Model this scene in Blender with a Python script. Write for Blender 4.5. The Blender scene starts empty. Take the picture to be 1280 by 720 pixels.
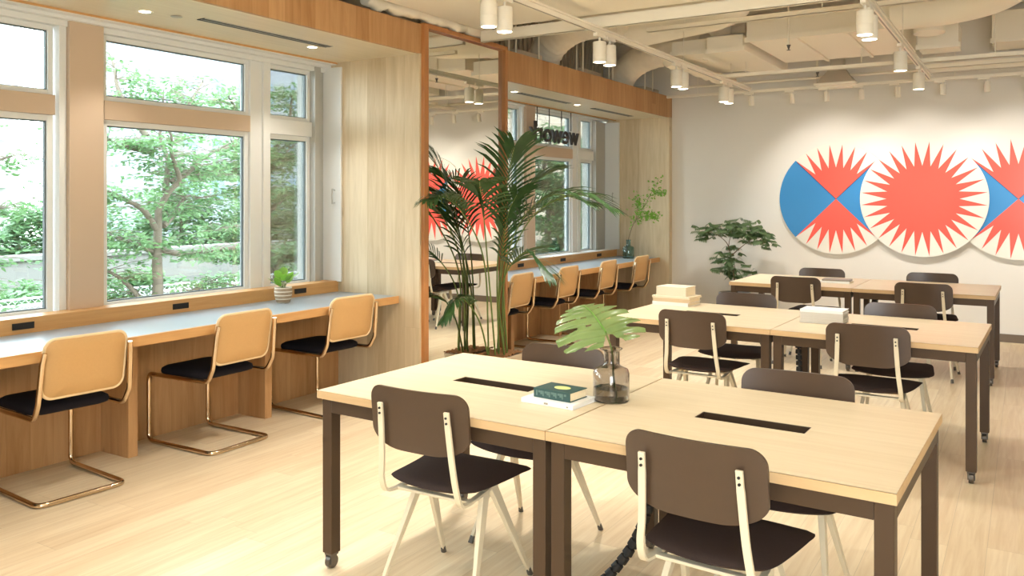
import bpy, bmesh, math, random
from mathutils import Vector, Matrix, noise
R = math.radians
PI = math.pi
D = bpy.data
col = bpy.context.scene.collection
rnd = random.Random(7)

# ------------------------------------------------------------------ mesh helper
class MB:
    def __init__(s): s.v = []; s.f = []
    def add(s, vs, fs):
        o = len(s.v); s.v += [tuple(p) for p in vs]; s.f += [tuple(i + o for i in f) for f in fs]; return s
    def box(s, x0, x1, y0, y1, z0, z1):
        return s.add([(x0,y0,z0),(x1,y0,z0),(x1,y1,z0),(x0,y1,z0),(x0,y0,z1),(x1,y0,z1),(x1,y1,z1),(x0,y1,z1)],
                     [(0,3,2,1),(4,5,6,7),(0,1,5,4),(1,2,6,5),(2,3,7,6),(3,0,4,7)])
    def bar(s, a, b, w0, d0, w1, d1, up=(0,0,1)):
        """tapered rectangular bar from a to b"""
        a = Vector(a); b = Vector(b); t = (b-a).normalized(); up = Vector(up)
        if abs(t.dot(up)) > .98: up = Vector((0,1,0))
        n = t.cross(up).normalized(); m = n.cross(t)
        vs = []
        for p, w, d in ((a,w0,d0),(b,w1,d1)):
            for i, j in ((-1,-1),(1,-1),(1,1),(-1,1)): vs.append(p + n*(i*w/2) + m*(j*d/2))
        return s.add(vs, [(0,1,2,3),(7,6,5,4),(0,4,5,1),(1,5,6,2),(2,6,7,3),(3,7,4,0)])
    def tube(s, pts, r, seg=10, cap=True, flat=1.0, ref=None, closed=False):
        pts = [Vector(p) for p in pts]; n = len(pts)
        rs = r if isinstance(r, (list, tuple)) else [r]*n
        T = []
        for i in range(n):
            if closed: t = pts[(i+1) % n] - pts[i-1]
            else: t = pts[min(i+1, n-1)] - pts[max(i-1, 0)]
            T.append(t.normalized() if t.length > 1e-9 else Vector((0,0,1)))
        u = Vector(ref) if ref else (Vector((0,0,1)) if abs(T[0].z) < .9 else Vector((1,0,0)))
        u = (u - T[0]*u.dot(T[0])).normalized()
        vs = []
        for i in range(n):
            u = u - T[i]*u.dot(T[i])
            if u.length < 1e-6: u = T[i].orthogonal()
            u.normalize(); w = T[i].cross(u)
            for k in range(seg):
                a = 2*PI*k/seg
                vs.append(pts[i] + u*(math.cos(a)*rs[i]) + w*(math.sin(a)*rs[i]*flat))
        fs = []
        for i in range(n if closed else n-1):
            j = (i+1) % n
            for k in range(seg):
                l = (k+1) % seg
                fs.append((i*seg+k, i*seg+l, j*seg+l, j*seg+k))
        if cap and not closed:
            fs.append(tuple(range(seg-1, -1, -1))); fs.append(tuple((n-1)*seg+k for k in range(seg)))
        return s.add(vs, fs)
    def strip(s, pts, w, t, wdir):
        """flat bar with constant width along wdir swept on a path"""
        pts = [Vector(p) for p in pts]; n = len(pts); wd = Vector(wdir).normalized(); vs = []
        ws = w if isinstance(w, (list, tuple)) else [w]*n
        for i in range(n):
            T = (pts[min(i+1,n-1)] - pts[max(i-1,0)]).normalized(); m = T.cross(wd).normalized()
            for a, b in ((-1,-1),(1,-1),(1,1),(-1,1)): vs.append(pts[i] + wd*(a*ws[i]/2) + m*(b*t/2))
        fs = [(3,2,1,0), tuple((n-1)*4+k for k in range(4))]
        for i in range(n-1):
            for k in range(4):
                l = (k+1) % 4; fs.append((i*4+k, i*4+l, i*4+4+l, i*4+4+k))
        return s.add(vs, fs)
    def lathe(s, prof, seg=24, c=(0,0,0), sx=1, sy=1):
        n = len(prof); vs = []; fs = []
        for r, z in prof:
            for k in range(seg):
                a = 2*PI*k/seg; vs.append((c[0]+r*math.cos(a)*sx, c[1]+r*math.sin(a)*sy, c[2]+z))
        for i in range(n-1):
            for k in range(seg):
                l = (k+1) % seg; fs.append((i*seg+k, i*seg+l, (i+1)*seg+l, (i+1)*seg+k))
        if prof[0][0] > 1e-5: fs.append(tuple(range(seg-1,-1,-1)))
        if prof[-1][0] > 1e-5: fs.append(tuple((n-1)*seg+k for k in range(seg)))
        return s.add(vs, fs)
    def prism(s, poly, m):
        """poly: 2D outline, m: function (u,v,side)->point, side 0/1"""
        n = len(poly)
        vs = [m(u,v,0) for u,v in poly] + [m(u,v,1) for u,v in poly]
        fs = [tuple(range(n-1,-1,-1)), tuple(range(n,2*n))] + [(i,(i+1)%n,n+(i+1)%n,n+i) for i in range(n)]
        return s.add(vs, fs)
    def build(s, name, mat, parent=None, smooth=35, bevel=0, bseg=2, subsurf=0, **kw):
        me = D.meshes.new(name); me.from_pydata(s.v, [], s.f); me.validate(); 
        bm = bmesh.new(); bm.from_mesh(me)
        bmesh.ops.remove_doubles(bm, verts=bm.verts, dist=1e-6)
        if kw.get('recalc', True): bmesh.ops.recalc_face_normals(bm, faces=bm.faces)
        bm.to_mesh(me); bm.free()
        if smooth:
            for p in me.polygons: p.use_smooth = True
            me.set_sharp_from_angle(angle=R(smooth))
        ms = mat if isinstance(mat, (list, tuple)) else [mat]
        for m_ in ms: me.materials.append(m_)
        o = D.objects.new(name, me); col.objects.link(o)
        if parent: o.parent = parent
        if bevel:
            b = o.modifiers.new('bevel', 'BEVEL'); b.width = bevel; b.segments = bseg; b.limit_method = 'ANGLE'; b.angle_limit = R(40); b.harden_normals = True
        if subsurf:
            b = o.modifiers.new('sub', 'SUBSURF'); b.levels = subsurf; b.render_levels = subsurf
        return o

def fillet(pts, r, n=6):
    pts = [Vector(p) for p in pts]; out = [pts[0]]
    for i in range(1, len(pts)-1):
        p = pts[i]; a = (pts[i-1]-p); b = (pts[i+1]-p)
        ang = a.angle(b); d = min(r/math.tan(ang/2), a.length*.48, b.length*.48)
        A = p + a.normalized()*d; B = p + b.normalized()*d
        for k in range(n+1):
            t = k/n; out.append(A*(1-t)**2 + p*2*t*(1-t) + B*t*t)
    out.append(pts[-1]); return out

def spline(P, n=12):
    P = [Vector(p) for p in P]; Q = [P[0]*2-P[1]] + P + [P[-1]*2-P[-2]]; out = []
    for i in range(1, len(Q)-2):
        a, b, c, d = Q[i-1], Q[i], Q[i+1], Q[i+2]
        for k in range(n):
            t = k/n
            out.append(.5*((2*b) + (c-a)*t + (2*a-5*b+4*c-d)*t*t + (3*b-a-3*c+d)*t**3))
    out.append(P[-1]); return out

def rrect(w, h, r, n=6, r2=None):
    r2 = r if r2 is None else r2; out = []
    for cx, cy, a0, rr in ((w/2-r2,-h/2+r2,-90,r2),(w/2-r,h/2-r,0,r),(-w/2+r,h/2-r,90,r),(-w/2+r2,-h/2+r2,180,r2)):
        for k in range(n+1):
            a = R(a0+90*k/n); out.append((cx+rr*math.cos(a), cy+rr*math.sin(a)))
    return out

def empty(name, loc=(0,0,0), rz=0):
    o = D.objects.new(name, None); col.objects.link(o); o.location = loc; o.rotation_euler = (0,0,rz); o.empty_display_size = .1
    return o
def tag(o, label=None, cat=None, group=None, kind=None):
    if label: o['label'] = label
    if cat: o['category'] = cat
    if group: o['group'] = group
    if kind: o['kind'] = kind
    return o
def struct(name, mb, mat, **k):
    o = mb.build(name, mat, **k); o['kind'] = 'structure'; return o
def kids(o): return [c for c in D.objects if c.parent == o]
def copy_tree(o, parent=None):
    ch = kids(o); c = o.copy(); col.objects.link(c); c.parent = parent
    for k in ch: copy_tree(k, c)
    return c

# ------------------------------------------------------------------ materials
def lin(c):
    f = lambda x: (x/12.92 if x <= .04045 else ((x+.055)/1.055)**2.4)
    return tuple(f(x/255) for x in c) + (1,)
class NT:
    def __init__(s, name):
        s.m = D.materials.new(name); s.m.use_nodes = True; s.t = s.m.node_tree; s.t.nodes.clear()
        s.out = s.n('ShaderNodeOutputMaterial')
    def n(s, typ, **k):
        n = s.t.nodes.new(typ)
        for a, b in k.items():
            if a in n.inputs: n.inputs[a].default_value = b
            else: setattr(n, a, b)
        return n
    def l(s, a, b): s.t.links.new(a, b)
    def math(s, op, a, b=None):
        n = s.n('ShaderNodeMath', operation=op)
        for i, x in enumerate((a, b)):
            if x is None: continue
            if hasattr(x, 'default_value'): s.l(x, n.inputs[i])
            else: n.inputs[i].default_value = x
        return n.outputs[0]
    def mix(s, fac, a, b, mode='MIX'):
        n = s.n('ShaderNodeMix', data_type='RGBA', blend_type=mode)
        for i, x in ((0,fac),(6,a),(7,b)):
            if hasattr(x, 'default_value'): s.l(x, n.inputs[i])
            else: n.inputs[i].default_value = x
        return n.outputs[2]
def pbr(name, c, rough=.5, metal=0, spec=.5, coat=0, nz=0, nscale=20, bump=0, trans=0, ior=1.45, emit=None, es=0, sub=0):
    t = NT(name); b = t.n('ShaderNodeBsdfPrincipled'); t.l(b.outputs[0], t.out.inputs[0])
    c = lin(c) if max(c) > 1 else tuple(c) + (1,)
    b.inputs['Base Color'].default_value = c; b.inputs['Roughness'].default_value = rough; b.inputs['Metallic'].default_value = metal
    b.inputs['Specular IOR Level'].default_value = spec; b.inputs['Coat Weight'].default_value = coat
    b.inputs['Transmission Weight'].default_value = trans; b.inputs['IOR'].default_value = ior
    if emit: b.inputs['Emission Color'].default_value = lin(emit); b.inputs['Emission Strength'].default_value = es
    tc = t.n('ShaderNodeTexCoord'); no = t.n('ShaderNodeTexNoise', Scale=nscale, Detail=4.0); t.l(tc.outputs['Object'], no.inputs['Vector'])
    if nz:
        d = tuple(x*(1-nz) for x in c[:3]) + (1,); e = tuple(min(1, x*(1+nz)) for x in c[:3]) + (1,)
        t.l(t.mix(no.outputs['Fac'], d, e), b.inputs['Base Color'])
    if bump:
        bp = t.n('ShaderNodeBump', Strength=bump, Distance=.002); t.l(no.outputs['Fac'], bp.inputs['Height']); t.l(bp.outputs[0], b.inputs['Normal'])
    return t.m
def wood(name, c1, c2, mode, pw=.12, pl=2.4, rough=.45, gap=.0, knots=.0, var=.35, coat=0, spec=.4):
    """mode: 'floor' boards along Y, 'vert' boards along Z, 'x' grain along X, 'y' grain along Y"""
    t = NT(name); b = t.n('ShaderNodeBsdfPrincipled', Roughness=rough); t.l(b.outputs[0], t.out.inputs[0])
    b.inputs['Coat Weight'].default_value = coat; b.inputs['Specular IOR Level'].default_value = spec
    tc = t.n('ShaderNodeTexCoord'); sp = t.n('ShaderNodeSeparateXYZ'); t.l(tc.outputs['Object'], sp.inputs[0])
    x, y, z = sp.outputs
    if mode == 'floor' or mode == 'y': u, v, w = y, x, z
    elif mode == 'x': u, v, w = x, y, z
    else: u, v, w = z, t.math('ADD', x, y), None
    vi = t.math('FLOOR', t.math('DIVIDE', v, pw))
    wn = t.n('ShaderNodeTexWhiteNoise', noise_dimensions='1D'); t.l(vi, wn.inputs['W'])
    uo = t.math('ADD', t.math('DIVIDE', u, pl), t.math('MULTIPLY', wn.outputs['Value'], 7.3))
    ui = t.math('FLOOR', uo)
    cb = t.n('ShaderNodeCombineXYZ'); t.l(vi, cb.inputs[0]); t.l(ui, cb.inputs[1])
    w2 = t.n('ShaderNodeTexWhiteNoise', noise_dimensions='2D'); t.l(cb.outputs[0], w2.inputs['Vector'])
    pid = w2.outputs['Value']
    gc = t.n('ShaderNodeCombineXYZ'); t.l(t.math('ADD', t.math('MULTIPLY', u, 1.3), t.math('MULTIPLY', pid, 31.0)), gc.inputs[0])
    t.l(t.math('MULTIPLY', v, 13.0 if mode == 'vert' else 22.0), gc.inputs[1]); t.l(t.math('MULTIPLY', pid, 13.0) if w is None else t.math('ADD', t.math('MULTIPLY', w, 22.0), t.math('MULTIPLY', pid, 13.0)), gc.inputs[2])
    g = t.n('ShaderNodeTexNoise', Scale=1.6, Detail=5.0, Roughness=.6, Distortion=.6); t.l(gc.outputs[0], g.inputs['Vector'])
    fac = t.math('ADD', t.math('MULTIPLY', t.math('SUBTRACT', g.outputs['Fac'], .5), 1.6), t.math('ADD', .5, t.math('MULTIPLY', t.math('SUBTRACT', pid, .5), var*2)))
    cl = t.n('ShaderNodeClamp'); t.l(fac, cl.inputs[0])
    c = t.mix(cl.outputs[0], lin(c1), lin(c2))
    if knots:
        kc = t.n('ShaderNodeCombineXYZ'); t.l(t.math('MULTIPLY', u, .8), kc.inputs[0]); t.l(t.math('MULTIPLY', v, 2.2), kc.inputs[1])
        vo = t.n('ShaderNodeTexVoronoi', Scale=1.7); t.l(kc.outputs[0], vo.inputs['Vector'])
        mr = t.n('ShaderNodeMapRange'); t.l(vo.outputs['Distance'], mr.inputs[0]); mr.inputs[1].default_value = .0; mr.inputs[2].default_value = .07; mr.inputs[3].default_value = knots; mr.inputs[4].default_value = 0
        c = t.mix(mr.outputs[0], c, lin(tuple(q*.5 for q in c1)))
    if gap:
        fr = t.math('FRACT', t.math('DIVIDE', v, pw)); e = t.math('LESS_THAN', fr, gap/pw)
        e2 = t.math('LESS_THAN', t.math('FRACT', uo), gap/pl)
        e = t.math('MAXIMUM', e, e2)
        c = t.mix(t.math('MULTIPLY', e, .3), c, lin(tuple(q*.45 for q in c1)))
    t.l(c, b.inputs['Base Color'])
    bp = t.n('ShaderNodeBump', Strength=.08, Distance=.002); t.l(g.outputs['Fac'], bp.inputs['Height']); t.l(bp.outputs[0], b.inputs['Normal'])
    return t.m
def leafmat(name, c1, c2, rough=.45, tr=.35, scale=6.0):
    t = NT(name); b = t.n('ShaderNodeBsdfPrincipled', Roughness=rough); ts = t.n('ShaderNodeBsdfTranslucent'); mx = t.n('ShaderNodeMixShader', Fac=tr)
    tc = t.n('ShaderNodeTexCoord'); no = t.n('ShaderNodeTexNoise', Scale=scale, Detail=3.0); t.l(tc.outputs['Object'], no.inputs['Vector'])
    c = t.mix(no.outputs['Fac'], lin(c1), lin(c2)); t.l(c, b.inputs['Base Color']); t.l(c, ts.inputs['Color'])
    t.l(b.outputs[0], mx.inputs[1]); t.l(ts.outputs[0], mx.inputs[2]); t.l(mx.outputs[0], t.out.inputs[0])
    return t.m
def panemat(name, tint, refl=1.0):
    t = NT(name); tr = t.n('ShaderNodeBsdfTransparent', Color=tint); gl = t.n('ShaderNodeBsdfGlossy', Roughness=0.0); mx = t.n('ShaderNodeMixShader')
    fr = t.n('ShaderNodeFresnel', IOR=1.5); t.l(t.math('MULTIPLY', fr.outputs[0], refl), mx.inputs[0]); t.l(tr.outputs[0], mx.inputs[1]); t.l(gl.outputs[0], mx.inputs[2]); t.l(mx.outputs[0], t.out.inputs[0])
    return t.m
def emis(name, c, s):
    t = NT(name); e = t.n('ShaderNodeEmission', Color=lin(c), Strength=s); t.l(e.outputs[0], t.out.inputs[0]); return t.m
M = {}
M['floor'] = wood('oak floorboards', (205,179,142), (231,214,182), 'floor', pw=.15, pl=1.5, rough=.36, gap=.002, var=.22)
M['oakv'] = wood('oak vertical boards', (162,116,70), (196,153,106), 'vert', pw=.13, pl=90, rough=.5, gap=.0015, knots=.8, var=.3)
M['oakpanel'] = wood('daylight-toned oak wide boards', (186,164,130), (214,196,164), 'vert', pw=.19, pl=90, rough=.5, gap=.0012, knots=.8, var=.4)  # fascia oak made paler, window daylight painted into its tone
M['oaksoffit'] = wood('daylight-toned oak soffit boards', (214,198,170), (230,216,190), 'y', pw=.2, pl=3, rough=.28, knots=.5, var=.25, spec=.5)  # same oak as the fascia, whitened to paint in the window light
M['oakx'] = wood('oak table veneer', (206,186,152), (222,206,176), 'x', pw=.3, pl=9, rough=.36, var=.12)
M['oakedge'] = wood('oak edge', (190,140,85), (212,166,110), 'y', pw=1, pl=9, rough=.45, var=.1)
M['tabedge'] = wood('oak table edge', (190,156,112), (208,176,134), 'x', pw=1, pl=9, rough=.45, var=.1)
M['frameoak'] = wood('reddish oak frame', (162,108,60), (184,128,78), 'vert', pw=1, pl=9, rough=.4, var=.1)
M['wall'] = pbr('white plaster', (226,221,212), .8, nz=.02, nscale=3)
M['ceil'] = pbr('cream ceiling paint', (242,234,218), .75, nz=.02, nscale=2)
M['ceilgrey'] = pbr('dim taupe soffit paint', (196,184,164), .8, nz=.05, nscale=2)
M['white'] = pbr('off white enamel', (236,228,212), .45)
M['base'] = pbr('brown baseboard', (112,98,84), .6)
M['alu'] = pbr('white aluminium', (222,222,218), .4, metal=0, spec=.5)
M['alugrey'] = pbr('grey aluminium', (172,170,162), .4)
M['gasket'] = pbr('dark glazing gasket', (96,104,104), .6)
M['beige'] = pbr('beige painted steel', (196,174,150), .45)
M['counter'] = pbr('slate laminate', (150,162,170), .3, spec=.9, nz=.04, nscale=60)
M['bronze'] = pbr('bronze painted steel', (78,60,44), .42, metal=.3)
M['dark'] = pbr('black plastic', (28,25,23), .5)
M['darkslot'] = pbr('dark grille', (38,34,30), .5)
M['brownback'] = pbr('dark brown stained plywood', (74,56,42), .32, spec=.6, nz=.06, nscale=30)
M['seat'] = pbr('dark brown wool', (64,51,47), .9, nz=.15, nscale=180, bump=.3, spec=.2)
M['cream'] = pbr('cream powder coat', (218,205,178), .42)
M['glide'] = pbr('grey glide', (82,76,70), .5)
M['tan'] = pbr('tan leather', (196,154,100), .5, nz=.04, nscale=90, bump=.1)
M['piping'] = pbr('pale piping', (228,200,156), .5)
M['blackfab'] = pbr('black wool', (32,29,34), .95, nz=.2, nscale=200, bump=.3, spec=.2)
M['chrome'] = pbr('warm chrome', (214,190,160), .14, metal=1)
M['steel'] = pbr('caster steel', (104,98,92), .35, metal=.8)
M['mirror'] = pbr('mirror silver', (238,238,232), .0, metal=1)
M['pane'] = panemat('window glass', (.95,.98,.97,1), .8)
M['red'] = pbr('coral red gloss', (.88,.125,.095), .16, spec=.35)
M['blue'] = pbr('blue gloss', (.055,.26,.56), .16, spec=.35)
M['artwhite'] = pbr('white gloss', (232,228,216), .2, spec=.35)
M['artshadow'] = pbr('navy painted shadow', (40,40,80), .3)
M['lamp'] = emis('lamp glow', (255,240,214), 14)
M['palm'] = leafmat('palm leaf', (34,62,30), (70,104,52), .35, .25, 9)
M['palmstem'] = pbr('palm stem', (104,122,58), .5, nz=.15, nscale=25)
M['monst'] = leafmat('monstera leaf', (84,116,58), (150,168,108), .22, .2, 7)
M['sprig'] = leafmat('bright small leaf', (104,160,50), (150,196,84), .4, .4, 20)
M['fernleaf'] = leafmat('dull green leaf', (60,84,48), (108,130,84), .45, .3, 12)
M['twig'] = pbr('brown twig', (112,92,70), .7)
M['treeleaf'] = leafmat('garden leaf', (74,106,66), (106,138,88), .5, .5, 2)
M['treeleaf2'] = leafmat('bank leaf', (66,98,62), (102,134,86), .5, .45, 2)
M['bark'] = pbr('grey bark', (88,78,66), .85, nz=.2, nscale=14)
M['coir'] = pbr('brown coir', (142,98,58), .95, nz=.4, nscale=90, bump=1)
M['soil'] = pbr('dark soil', (62,46,34), .95, nz=.3, nscale=60, bump=1)
M['planter'] = pbr('pale clay planter', (214,196,170), .6)
M['greypot'] = pbr('grey pot', (140,138,134), .6)
M['paper'] = pbr('paper pages', (232,214,180), .8, nz=.08, nscale=120)
M['bookwhite'] = pbr('white book cover', (238,236,232), .4)
M['greywhite'] = pbr('grey white cover', (206,200,190), .6, nz=.06, nscale=50)
M['bookcream'] = pbr('cream book cover', (230,218,192), .5)
M['booktan'] = pbr('tan book cover', (216,192,156), .55)
M['bookgreen'] = pbr('dark green cloth cover', (48,78,74), .55, nz=.1, nscale=50)
M['lettergreen'] = pbr('faded print', (96,120,112), .5)
M['yellow'] = pbr('pale yellow print', (214,220,140), .5)
M['grey'] = pbr('grey cover', (150,140,128), .5)
M['smoke'] = pbr('smoky glass', (214,210,208), .02, trans=1, ior=1.45)
M['teal'] = pbr('teal glass', (185,216,216), .02, trans=1, ior=1.45)
M['water'] = pbr('murky water', (196,188,172), .0, trans=1, ior=1.33)
M['foil'] = pbr('painted insulation wrap', (236,226,206), .6, nz=.08, nscale=12, bump=.6)
M['duct'] = pbr('painted duct', (240,232,214), .5)
M['concrete'] = pbr('weathered concrete', (104,102,97), .85, nz=.12, nscale=1.2)
M['ground'] = pbr('lawn', (54,68,42), .95, nz=.3, nscale=.8)
M['galv'] = pbr('galvanised steel', (186,192,194), .4, metal=.6)
M['facade'] = pbr('white facade', (214,214,214), .8)
M['facadegrey'] = pbr('grey facade', (140,146,152), .8)
M['brickpale'] = pbr('pale stone facade', (176,160,142), .85, nz=.08, nscale=3)
M['winblue'] = pbr('building window', (120,140,156), .2)
M['text'] = pbr('dark sign letters', (52,46,44), .5)

# striped pot material
def striped():
    t = NT('striped ceramic'); b = t.n('ShaderNodeBsdfPrincipled', Roughness=.6); t.l(b.outputs[0], t.out.inputs[0])
    tc = t.n('ShaderNodeTexCoord'); sp = t.n('ShaderNodeSeparateXYZ'); t.l(tc.outputs['Object'], sp.inputs[0])
    fr = t.math('FRACT', t.math('MULTIPLY', sp.outputs[2], 38.0)); f = t.math('LESS_THAN', fr, .28)
    no = t.n('ShaderNodeTexNoise', Scale=40.0); t.l(tc.outputs['Object'], no.inputs['Vector'])
    c = t.mix(no.outputs['Fac'], lin((134,112,88)), lin((176,154,126))); t.l(t.mix(f, c, lin((226,216,198))), b.inputs['Base Color']); return t.m
M['striped'] = striped()

# ------------------------------------------------------------------ room shell
YF = 10.35; XL = -4.95; XR = 3.2; YB = -2.2; ZC = 3.6; XF = -3.943
struct('floor', MB().box(XL-.3, XR+.2, YB-.2, YF+.2, -.12, 0), M['floor'], smooth=0)
struct('ceiling', MB().box(XL-.3, XR+.2, YB-.2, YF+.2, ZC, ZC+.15), M['ceil'], smooth=0)
struct('wall_far', MB().box(XL-.3, XR+.2, YF, YF+.2, 0, ZC), M['wall'], smooth=0)
struct('wall_right', MB().box(XR, XR+.2, YB, YF, 0, ZC), M['wall'], smooth=0)
struct('wall_back', MB().box(XL-.3, XR+.2, YB-.2, YB, 0, .5).box(XL-.3, XR+.2, YB-.2, YB, 2.7, ZC).box(XL-.3,.35,YB-.2,YB,.5,2.7).box(2.6,XR+.2,YB-.2,YB,.5,2.7), M['wall'], smooth=0)  # unseen opening at right, put in to admit sky light
struct('wall_left', MB().box(XL-.22, XL+.02, YB, YF, 0, .82).box(XL-.22, XL+.02, YB, YF, 2.66, ZC)
       .box(XL-.22, XL+.02, 5.1, 6.2, .82, 2.66), M['ceilgrey'], smooth=0)
struct('baseboard_far', MB().box(XF+.03, XR, YF-.02, YF, 0, .085), M['base'], smooth=0)
struct('baseboard_right', MB().box(XR-.02, XR, YB, YF-.02, 0, .085), M['base'], smooth=0)
# fascia boards and soffits over the bays
struct('trim_1', MB().box(XF-.03, XF, YB, 5.074, 2.641, 2.865), M['oakv'], smooth=0)
struct('trim_2', MB().box(XF-.03, XF, 6.262, YF, 2.585, 2.855), M['oakv'], smooth=0)
struct('ceiling.001', MB().box(-4.80, XF-.03, YB, 5.04, 2.64, 2.68), M['oaksoffit'], smooth=0)
struct('ceiling.002', MB().box(-4.78, XF-.03, 6.30, YF-.1, 2.585, 2.63), M['oaksoffit'], smooth=0)
# end panels
struct('wall_panel', MB().box(-4.93, XF-.0005, 5.04, 5.075, 0, 2.64), M['oakpanel'], smooth=0)
struct('wall_panel', MB().box(-4.93, XF-.03, 6.262, 6.30, 0, 2.60), M['oakpanel'], smooth=0)
struct('wall_panel', MB().box(-4.83, XF, YF-.1, YF-.001, 0, 2.60), M['oakpanel'], smooth=0)
struct('trim_3', MB().box(XF-.032, XF+.03, 5.06, 5.115, 0, 2.875).box(XF-.032, XF+.03, 6.222, 6.262, 0, 2.875).box(XF-.032, XF+.03, 5.115, 6.222, 2.84, 2.875), M['frameoak'], bevel=.002)
tag(MB().box(XF-.03, XF-.008, 5.115, 6.222, .012, 2.835).build('wall_mirror', M['mirror'], smooth=0), 'tall floor-to-ceiling mirror in a reddish oak frame behind the palm', 'mirror')
struct('wall_core', MB().box(-4.93, XF-.04, 5.08, 6.26, 0, 2.86), M['ceilgrey'], smooth=0)
# ceiling void above the bay: ribbed dark wall
mb = MB()
for i in range(40):
    y = 6.3 + i*.1; mb.box(XL+.021, XL+.045, y, y+.05, 2.66, ZC)
struct('trim_4', mb, M['ceilgrey'], smooth=0)

# ------------------------------------------------------------------ windows (each window its own structure group)
def sash(mb, y0, y1, z0, z1, X, w=.035, d=.05):
    mb.box(X-.06, X-.06+d, y0, y0+w, z0, z1).box(X-.06, X-.06+d, y1-w, y1, z0, z1)
    mb.box(X-.06, X-.06+d, y0+w, y1-w, z0, z0+w).box(X-.06, X-.06+d, y0+w, y1-w, z1-w, z1)
wn = [0]
def window(y0, y1, X, z0=.84, zt0=2.03, zt1=2.15, z1=2.565, tcol='beige'):
    wn[0] += 1
    r = empty('window_%d' % wn[0], (0,0,0)); r['kind'] = 'structure'
    m = MB(); sash(m, y0, y1, z0, zt0, X); sash(m, y0, y1, zt1, z1, X, .03); m.build('window_frame', M['alu'], r, bevel=.002)
    g = MB(); sash(g, y0+.033, y1-.033, z0+.033, zt0-.033, X+.012, .009, .022); sash(g, y0+.028, y1-.028, zt1+.028, z1-.028, X+.012, .008, .022); g.build('glazing_gasket', M['gasket'], r, smooth=0)
    MB().box(X-.06, X+.015, y0, y1, zt0, zt1).build('transom', M[tcol], r, bevel=.003)
    MB().box(X-.05, X-.044, y0+.03, y1-.03, z0+.03, zt0-.03).build('window_pane', M['pane'], r, smooth=0)
    MB().box(X-.05, X-.044, y0+.025, y1-.025, zt1+.025, z1-.025).build('window_pane', M['pane'], r, smooth=0)
    return r
def bay(X, spec, y0, y1, ztop):
    """spec: list of ('w',y0,y1) windows, ('c',..) beige column, ('m',..) mullion"""
    for k, a, b in spec:
        if k == 'w': window(a, b, X, tcol='beige' if b-a > .6 else 'alu')
        elif k == 'c':
            struct('column', MB().box(X-.16, X+.06, a, b, .82, ztop), M['beige'], bevel=.004)
            struct('trim_%d' % (20+len(D.objects)), MB().box(X-.1, X+.03, a-.045, a-.001, .82, ztop).box(X-.1, X+.02, b+.001, b+.02, .82, ztop), M['alu'], bevel=.002)
        else: struct('trim_%d' % (20+len(D.objects)), MB().box(X-.1, X+.012, a, a+(b-a)*.62, .82, ztop).box(X-.1, X+.03, a+(b-a)*.62, b, .82, ztop), M['alu'], bevel=.003)
    # head: stacked thin tracks, and jamb
    struct('trim_%d' % (20+len(D.objects)), MB().box(X-.1, X+.04, y0, y1, 2.565, 2.60).box(X-.1, X+.09, y0, y1, 2.60, 2.622).box(X-.1, X+.15, y0, y1, 2.622, ztop), M['alu'], bevel=.002)
    struct('trim_%d' % (20+len(D.objects)), MB().box(X+.15, X+.16, y0, y1, ztop-.012, ztop), M['oakedge'], bevel=.001)
    struct('trim_%d' % (20+len(D.objects)), MB().box(X-.12, X+.16, y0, y1, .80, .858), M['alu'], bevel=.002)
bay(-4.95, [('w',-2.0,-.6),('c',-.6,-.38),('w',-.34,.86),('m',.86,1.05),('w',1.05,1.46),('c',1.5,1.72),('w',1.76,2.80),('c',2.86,3.08),('w',3.11,4.27),('m',4.27,4.45),('w',4.45,4.90)], YB, 5.04, 2.64)
struct('trim_7', MB().box(-5.1, -4.90, 4.90, 4.965, .82, 2.6).box(-5.1,-4.93,4.965,5.03,.82,2.6), M['alugrey'], bevel=.003)
struct('trim_8', MB().box(-5.1, -4.735, 5.02, 5.039, .858, 2.6), M['alu'], bevel=.002)
bay(-4.85, [('w',6.35,7.1),('m',7.1,7.25),('w',7.25,8.02),('c',8.06,8.26),('w',8.29,9.27),('m',9.27,9.46),('w',9.46,9.86)], 6.3, 10.25, 2.585)
struct('trim_9', MB().box(-5.0, -4.80, 9.86, 9.95, .82, 2.55).box(-5.0, -4.83, 9.95, 10.2, .82, 2.55), M['alugrey'], bevel=.003)
struct('trim_10', MB().box(-4.96, -4.64, 10.22, 10.249, .858, 2.55), M['alu'], bevel=.002)
# small white hook latches on the white jambs
for x, y, w in ((-4.80, 5.019, 'near'), (-4.72, 10.219, 'far')):
    tag(MB().tube([(x,y,1.50),(x,y-.03,1.49),(x,y-.035,1.55),(x,y-.03,1.61),(x,y,1.60)], .006, 6).build('jamb_latch', M['alugrey']),
        'small metal latch on the white jamb at the %s end of the windows' % w, 'latch')

# ------------------------------------------------------------------ window counters
def counter(name, y0, y1, xe, xb, zc, divs, outs, label, xr=-4.12):
    r = empty(name, (0,0,0)); tag(r, label, 'counter')
    MB().box(xb, xe-.025, y0, y1, zc-.05, zc).build('worktop', M['counter'], r, smooth=0)
    MB().box(xe-.025, xe, y0, y1, zc-.055, zc+.001).build('front_edge', M['oakedge'], r, bevel=.002)
    MB().box(xb-.02, xb, y0, y1, 0, zc-.05).build('back_panel', M['oakv'], r, smooth=0)
    rail = MB().box(xb-.022, xb, y0, y1, zc-.05, zc+.088).box(xb-.14, xb-.022, y0, y1, zc+.07, zc+.088).build('back_rail', M['oakedge'], r, bevel=.002)
    for y in outs:
        o = MB().box(xb-.001, xb+.006, y-.06, y+.06, zc+.025, zc+.062).build('power_outlet', M['dark'], rail, bevel=.001)
    for y in divs:
        MB().box(xb, xe-.36, y-.03, y+.03, 0, zc-.05).build('divider', M['oakv'], r, smooth=0)
    return r
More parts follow.
